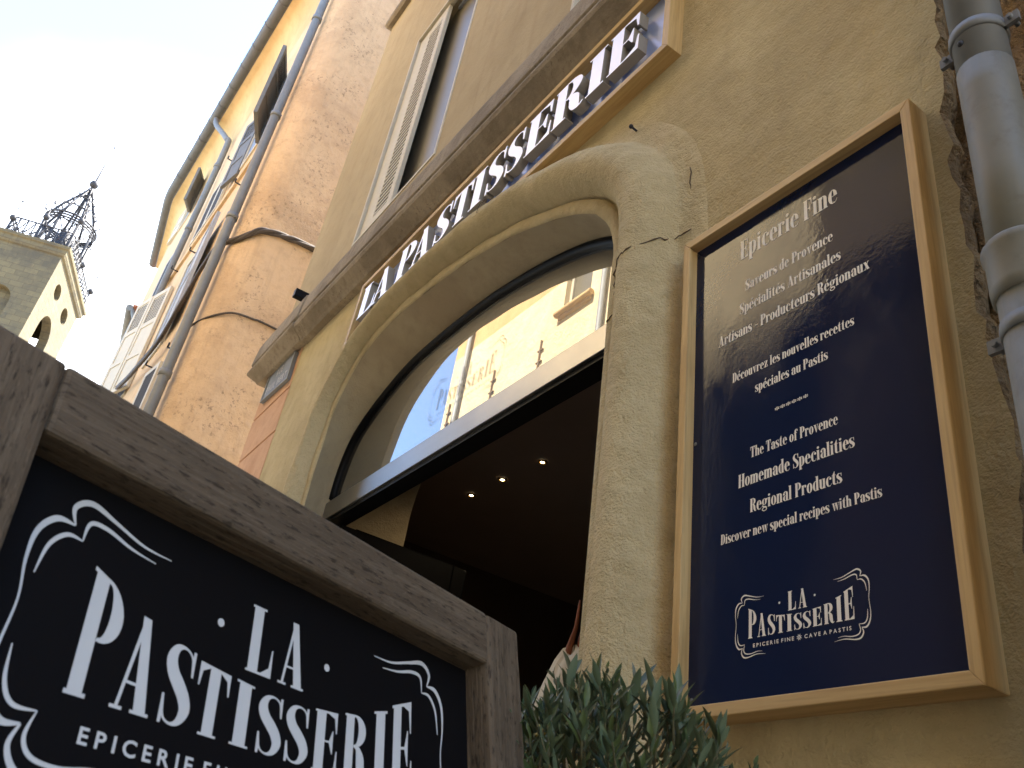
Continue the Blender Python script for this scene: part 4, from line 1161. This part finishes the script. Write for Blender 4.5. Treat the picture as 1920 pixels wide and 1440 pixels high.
# ================================================================= next house down the street
fh = thing('far_house', 'next house down the street showing only its grey gutter and red tile edge', 'house', (-26, 2, 0))
mb = MB(); mb.add([(x, y, z) for x, y in ((-22.75, -.30), (-26.3, .22), (-26.3, 6), (-22.75, 6)) for z in (0, 13.25)], [(0, 1, 3, 2), (2, 3, 5, 4), (4, 5, 7, 6), (6, 7, 1, 0)]); mb.build('wall', M['peach'], fh)
mb = MB(); mb.tube([(-22.7, -.58, 13.42), (-24.5, -.32, 13.42), (-26.5, -.03, 13.42)], .10, 12); mb.build('gutter', M['zinc'], fh)
mb = MB(); mb.tube([(-22.72, -.50, 13.4), (-22.74, -.36, 13.15), (-22.78, -.36, 12.6), (-22.78, -.36, 9)], .06, 10); mb.build('downpipe', M['zinc'], fh)
mb = MB(); mb.add([(-22.6, -.52, 13.5), (-26.6, .0, 13.5), (-26.6, 3, 14.6), (-22.6, 3, 14.6), (-22.6, -.52, 13.44), (-26.6, .0, 13.44), (-26.6, 3, 14.5), (-22.6, 3, 14.5)], [(0, 1, 2, 3), (4, 7, 6, 5), (0, 4, 5, 1), (0, 3, 7, 4)]); mb.build('roof', M['tile'], fh)

# ================================================================= clock tower with iron campanile
tw = thing('stone_tower', 'old square stone bell tower with a wrought iron belfry cage on top', 'tower', (-45, -4, 0))
P0 = Vector((-41.9, -3.8, 0)); e1 = Vector((-.31, -.95, 0)).normalized(); e2v = Vector((-.95, .31, 0)).normalized()
n1 = Vector((.95, -.31, 0)).normalized(); n2v = Vector((.31, .95, 0)).normalized()
ZT = 25.6; T1, T2 = 2.9, 5.6
def TP(a, b, z): return P0 + e1 * a + e2v * b + Vector((0, 0, z))
def facewall(mb, d, nrm, L_, z0, z1, holes, deep):
    """wall in plane P0 + d*a with polygonal holes (arch / oval), recessed"""
    out = [Vector((0, z0)), Vector((L_, z0)), Vector((L_, z1)), Vector((0, z1))]
    vs_ = list(out); fs = [[0, 1, 2, 3]]
    for hpoly in holes:
        fs.append(list(range(len(vs_), len(vs_) + len(hpoly)))); vs_ += [Vector(q) for q in hpoly]
    r = delaunay_2d_cdt(vs_, [], fs, 1, 1e-4)
    tr = [f for f, o_ in zip(r[2], r[5]) if o_ == [0]]
    W_ = lambda p, k=0: P0 + d * p[0] + Vector((0, 0, p[1])) - nrm * k
    mb.add([W_(p) for p in r[0]], tr)
    for hpoly in holes:
        m_ = len(hpoly)
        mb.add([W_(p) for p in hpoly] + [W_(p, deep) for p in hpoly], [(i, (i + 1) % m_, m_ + (i + 1) % m_, m_ + i) for i in range(m_)])
def oval(cx_, cz_, rx, rz, n=20): return [(cx_ + rx * math.cos(2 * math.pi * i / n), cz_ + rz * math.sin(2 * math.pi * i / n)) for i in range(n)]
def archp(x0, x1, z0, zs, pointed=False, n=12):
    c = (x0 + x1) / 2; r = (x1 - x0) / 2
    top = [(c + r * math.cos(math.pi * i / n), zs + r * (1.25 if pointed else 1.0) * math.sin(math.pi * i / n) ** (.85 if pointed else 1)) for i in range(n + 1)]
    return [(x0, z0), (x1, z0)] + top
mb = MB()
facewall(mb, e1, n1, T1, 0, ZT - .55, [archp(1.15, 2.45, 14, 21.9, True)], .35)
mb.quad(TP(0, .36, 14), TP(T1, .36, 14), TP(T1, .36, 24), TP(0, .36, 24))
facewall(mb, e2v, n2v, T2, 0, ZT - .55, [oval(1.62, 24.0, .52, .40), oval(3.82, 23.98, .55, .42), archp(1.35, 3.5, 14, 21.8)], .45)
mb.add([P0 + e1 * T1 + Vector((0, 0, z)) for z in (0, ZT - .55)] + [P0 + e1 * T1 + e2v * T2 + Vector((0, 0, z)) for z in (0, ZT - .55)], [(0, 1, 3, 2)])
for a0, a1, z0, z1 in ((0, .45, 0, ZT - .55), (2.45, T1, 0, ZT - .55), (.45, 2.45, 0, 15), (.45, 2.45, 23.2, ZT - .55)):
    mb.quad(TP(a0, T2, z0), TP(a1, T2, z0), TP(a1, T2, z1), TP(a0, T2, z1))
wallo = mb.build('wall', M['stone'], tw)
# recessed backs of the openings
for c_ in ((1.62, 24.0), (3.82, 23.98)):
    mb = MB(); mb.add([P0 + e2v * a + Vector((0, 0, z)) - n2v * .40 for a, z in oval(*c_, .6, .5)], [tuple(range(20))])
    mb.build('oculus_infill', M['stone'], tw, tri=True)
# cornice
mb = MB(); rings = []
cp = [(0, ZT - .55), (.10, ZT - .50), (.16, ZT - .38), (.17, ZT - .2), (.26, ZT - .15), (.28, ZT), (.0, ZT + .02), (-.6, ZT + .02)]
cor = [(T1, 0), (0, 0), (0, T2), (T1, T2), (T1, 0)]
dirs = [(1, -1), (-1, -1), (-1, 1), (1, 1), (1, -1)]
for (a, b), (da, db) in zip(cor, dirs): rings.append([tuple(TP(a + da * d, b + db * d, z)) for d, z in cp])
mb.sweep(rings); mb.quad(TP(0, 0, ZT + .01), TP(T1, 0, ZT + .01), TP(T1, T2, ZT + .01), TP(0, T2, ZT + .01))
mb.build('cornice', M['stone'], tw)
def setuv(o_):
    me = o_.data; uv = me.uv_layers.new(name='UVMap')
    for p in me.polygons:
        nr = p.normal
        for li in p.loop_indices:
            co = me.vertices[me.loops[li].vertex_index].co - P0
            u_ = co.dot(e1) if abs(nr.dot(n1)) > abs(nr.dot(n2v)) else co.dot(e2v)
            uv.data[li].uv = (u_, co.z)
for ch in list(tw.children): setuv(ch)
# railing and corner spikes with balls
def spike(a, b, z0, zball, ztop, r=.06, br=.17):
    mb = MB(); mb.tube([TP(a, b, z0), TP(a, b, ztop)], [r, r * .3], 6); mb.sphere(TP(a, b, zball), br, 12, 8)
    mb.sphere(TP(a, b, ztop), .06, 6, 4); mb.tube([TP(a - .18, b, ztop - .4), TP(a + .18, b, ztop - .4)], .012, 5)
    mb.build('spike', M['iron'], tw)
for a, b, zb, zt in ((T1, 0, 26.5, 27.6), (T1 / 2 + .1, 0, 27.1, 28.1), (0, 0, 27.45, 28.5), (0, T2 * .5, 26.7, 27.8), (0, T2, 26.9, 27.9), (T1, T2, 27.0, 28.0)):
    spike(a, b, ZT, zb, zt)
mb = MB()
def railing(pa, pb, n_):
    L_ = (pb - pa).length; ax = (pb - pa).normalized(); Z = Vector((0, 0, 1))
    for z in (.06, 1.0): mb.tube([pa + Z * z, pb + Z * z], .045, 5)
    for i in range(n_ + 1):
        p = pa.lerp(pb, i / n_); mb.tube([p, p + Z * 1.0], .034, 5)
        if i < n_:
            w = L_ / n_; c = pa.lerp(pb, (i + .5) / n_)
            for zc, rr in ((.3, .13), (.72, .11)):
                mb.tube([c + ax * (rr * math.cos(t)) + Z * (zc + rr * 1.3 * math.sin(t)) for t in [2 * math.pi * k / 10 for k in range(11)]], .024, 4)
            mb.tube([pa.lerp(pb, i / n_) + Z * .06, c + Z * .5, pa.lerp(pb, (i + 1) / n_) + Z * 1.0], .024, 4)
railing(TP(T1, 0, ZT), TP(0, 0, ZT), 8); railing(TP(0, 0, ZT), TP(0, T2, ZT), 14); railing(TP(T1, T2, ZT), TP(T1, 0, ZT), 12)
mb.build('railing', M['iron'], tw)
# open cage belfry with crown ring, curved ribs and mast
cb = TP(T1 / 2, T2 / 2, ZT)
mb = MB(); Z = Vector((0, 0, 1))
def cp_(r, a, z): return cb + e1 * (r * math.cos(a)) + e2v * (r * math.sin(a)) + Z * z
for k in range(8):
    a = 2 * math.pi * k / 8 + .2
    mb.tube([cp_(1.25, a, 0), cp_(1.25, a, 3.2)], .07, 6)
    mb.tube([cp_(1.25, a, 3.2), cp_(.92, a, 4.1), cp_(.52, a, 4.95), cp_(.22, a, 5.6), cp_(.08, a, 6.0)], [.07, .065, .06, .05, .05], 6)
    for t in (.2, .4, .6, .8):
        r_ = 1.25 - 1.1 * t; z_ = 3.2 + 2.6 * t ** .9; mb.tube([cp_(r_, a, z_), cp_(r_ + .16, a, z_ + .10), cp_(r_ + .12, a, z_ + .22)], .028, 4)
    mb.tube([cp_(1.25, a, 3.2), cp_(1.5, a, 3.35), cp_(1.55, a, 3.65), cp_(1.42, a, 3.8)], .034, 4); mb.sphere(cp_(1.45, a + .39, 3.72), .05, 5, 4)
    mb.tube([cp_(1.25, a, 1.2), cp_(1.1, a + .39, 2.0), cp_(1.25, a + .785, 2.9)], .036, 4)
    mb.tube([cp_(1.25, a, 2.9), cp_(1.1, a + .39, 2.1), cp_(1.25, a + .785, 1.2)], .036, 4)
for r_, z_, q in ((1.28, 2.9, .05), (1.32, 3.2, .06), (1.28, 1.1, .055), (.95, 4.05, .035), (.55, 4.95, .035), (1.30, 3.05, .05), (1.30, 2.75, .035)):
    mb.tube([cp_(r_, 2 * math.pi * k / 24, z_) for k in range(25)], q, 6)
for q in range(40):
    a = 2 * math.pi * q / 40; mb.tube([cp_(1.28, a, 2.9), cp_(1.32, a + .08, 3.2)], .02, 4)
belf = mb.build('belfry_cage', M['iron'], tw)
mb = MB()
mb.sweep([[tuple(cp_(r_, a, z_)) for r_, z_ in ((.02, 2.75), (.25, 2.7), (.42, 2.4), (.5, 1.9), (.62, 1.55), (.72, 1.45))] for a in [2 * math.pi * k / 20 for k in range(21)]], smooth=True)
mb.build('bell', M['iron'], tw)
mb = MB(); mb.tube([cp_(0, 0, 2.6), cp_(0, 0, 6.4), cp_(0, 0, 9.3)], [.05, .06, .012], 6); mb.sphere(cp_(0, 0, 6.35), .24, 14, 10); mb.sphere(cp_(0, 0, 5.75), .16, 10, 8, sc=(1, 1, .6)); mb.sphere(cp_(0, 0, 5.4), .20, 10, 8, sc=(1, 1, .5))
mb.sphere(cp_(0, 0, 9.3), .06, 6, 4); mb.tube([cp_(.28, .4, 8.4), cp_(-.28, .4, 8.4)], .016, 4); mb.tube([cp_(0, 0, 6.0), cp_(0, 0, 4.0)], .07, 6)
for zz in (5.3, 5.55, 5.8): mb.tube([cp_(.18, 2 * math.pi * k / 10, zz) for k in range(11)], .03, 5)
mb.build('spire', M['iron'], tw)

# ================================================================= houses across the street (seen in the glass)
op = thing('opposite_house', 'sunlit pale yellow house across the street mirrored in the fanlight glass', 'house', (-9, -7, 0))
YO = -5.0
mb = MB()
ow = (-10.15, -9.40, 9.80, 11.6)
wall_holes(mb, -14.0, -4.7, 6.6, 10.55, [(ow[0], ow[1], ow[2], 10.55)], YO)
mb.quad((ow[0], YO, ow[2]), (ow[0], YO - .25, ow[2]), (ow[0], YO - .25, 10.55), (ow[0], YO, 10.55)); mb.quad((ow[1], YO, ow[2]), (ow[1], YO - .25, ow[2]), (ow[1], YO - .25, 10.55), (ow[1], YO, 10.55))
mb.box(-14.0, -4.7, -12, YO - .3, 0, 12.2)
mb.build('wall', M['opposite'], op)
mb = MB(); wall_holes(mb, -14.0, -4.7, 0, 6.59, [], YO); mb.box(-14.05, -4.7, YO, YO + .08, 6.5, 6.66); mb.build('ground_floor_wall', M['darkened_low_wall'], op)
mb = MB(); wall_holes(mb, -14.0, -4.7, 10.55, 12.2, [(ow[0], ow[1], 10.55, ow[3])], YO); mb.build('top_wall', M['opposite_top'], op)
mb = MB(); mb.box(ow[0], ow[0] + .07, YO - .2, YO - .1, ow[2], ow[3]); mb.box(ow[1] - .07, ow[1], YO - .2, YO - .1, ow[2], ow[3]); mb.box(ow[0] + .07, ow[1] - .07, YO - .2, YO - .1, ow[2], ow[2] + .07); mb.box(ow[0] + .07, ow[1] - .07, YO - .2, YO - .1, ow[3] - .07, ow[3])
wf = mb.build('window', M['cream'], op); mb = MB(); mb.quad((ow[0], YO - .15, ow[2]), (ow[1], YO - .15, ow[2]), (ow[1], YO - .15, ow[3]), (ow[0], YO - .15, ow[3])); mb.build('pane', M['glass_dim'], wf)
mb = MB(); mb.tube([(ow[0] - .12, YO + .06, ow[2] - .04), (ow[1] + .12, YO + .06, ow[2] - .04)], .06, 12); mb.box(ow[0] - .06, ow[1] + .06, YO - .05, YO + .05, ow[2] - .16, ow[2] - .05); mb.build('sill', M['opposite_top'], wf, bevel=.01)
mb = MB(); mb.box(-14.3, -4.6, -12, YO + .35, 12.21, 12.4); mb.build('roof', M['tile'], op)
for x_ in (-13.35, -8.95):
    mb = MB(); mb.tube([(x_, YO + .08, 0), (x_, YO + .08, 12.1)], .05, 10); mb.build('downpipe', M['zinc'], op)
for x_, z0, z1 in ((-10.65, 8.75, 9.45), (-12.15, 8.75, 9.5), (-13.75, 8.7, 9.4)):
    mb = MB(); mb.box(x_ - .011, x_ + .011, YO, YO + .04, z0, z1)
    for t in (.35, .7): mb.box(x_ - .08, x_ + .08, YO + .001, YO + .035, z0 + (z1 - z0) * t - .010, z0 + (z1 - z0) * t + .010)
    mb.build('wall_tie', M['rust'], op)
od = thing('opposite_neighbour', 'brown house across the street facing the menu board', 'house', (1, -8, 0))
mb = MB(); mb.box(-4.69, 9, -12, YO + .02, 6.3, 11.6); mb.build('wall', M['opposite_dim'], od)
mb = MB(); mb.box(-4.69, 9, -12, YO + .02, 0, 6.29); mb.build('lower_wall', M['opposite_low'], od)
mb = MB(); mb.box(-4.6, 9.2, -12, YO + .3, 11.61, 11.8); mb.build('roof', M['tile'], od)
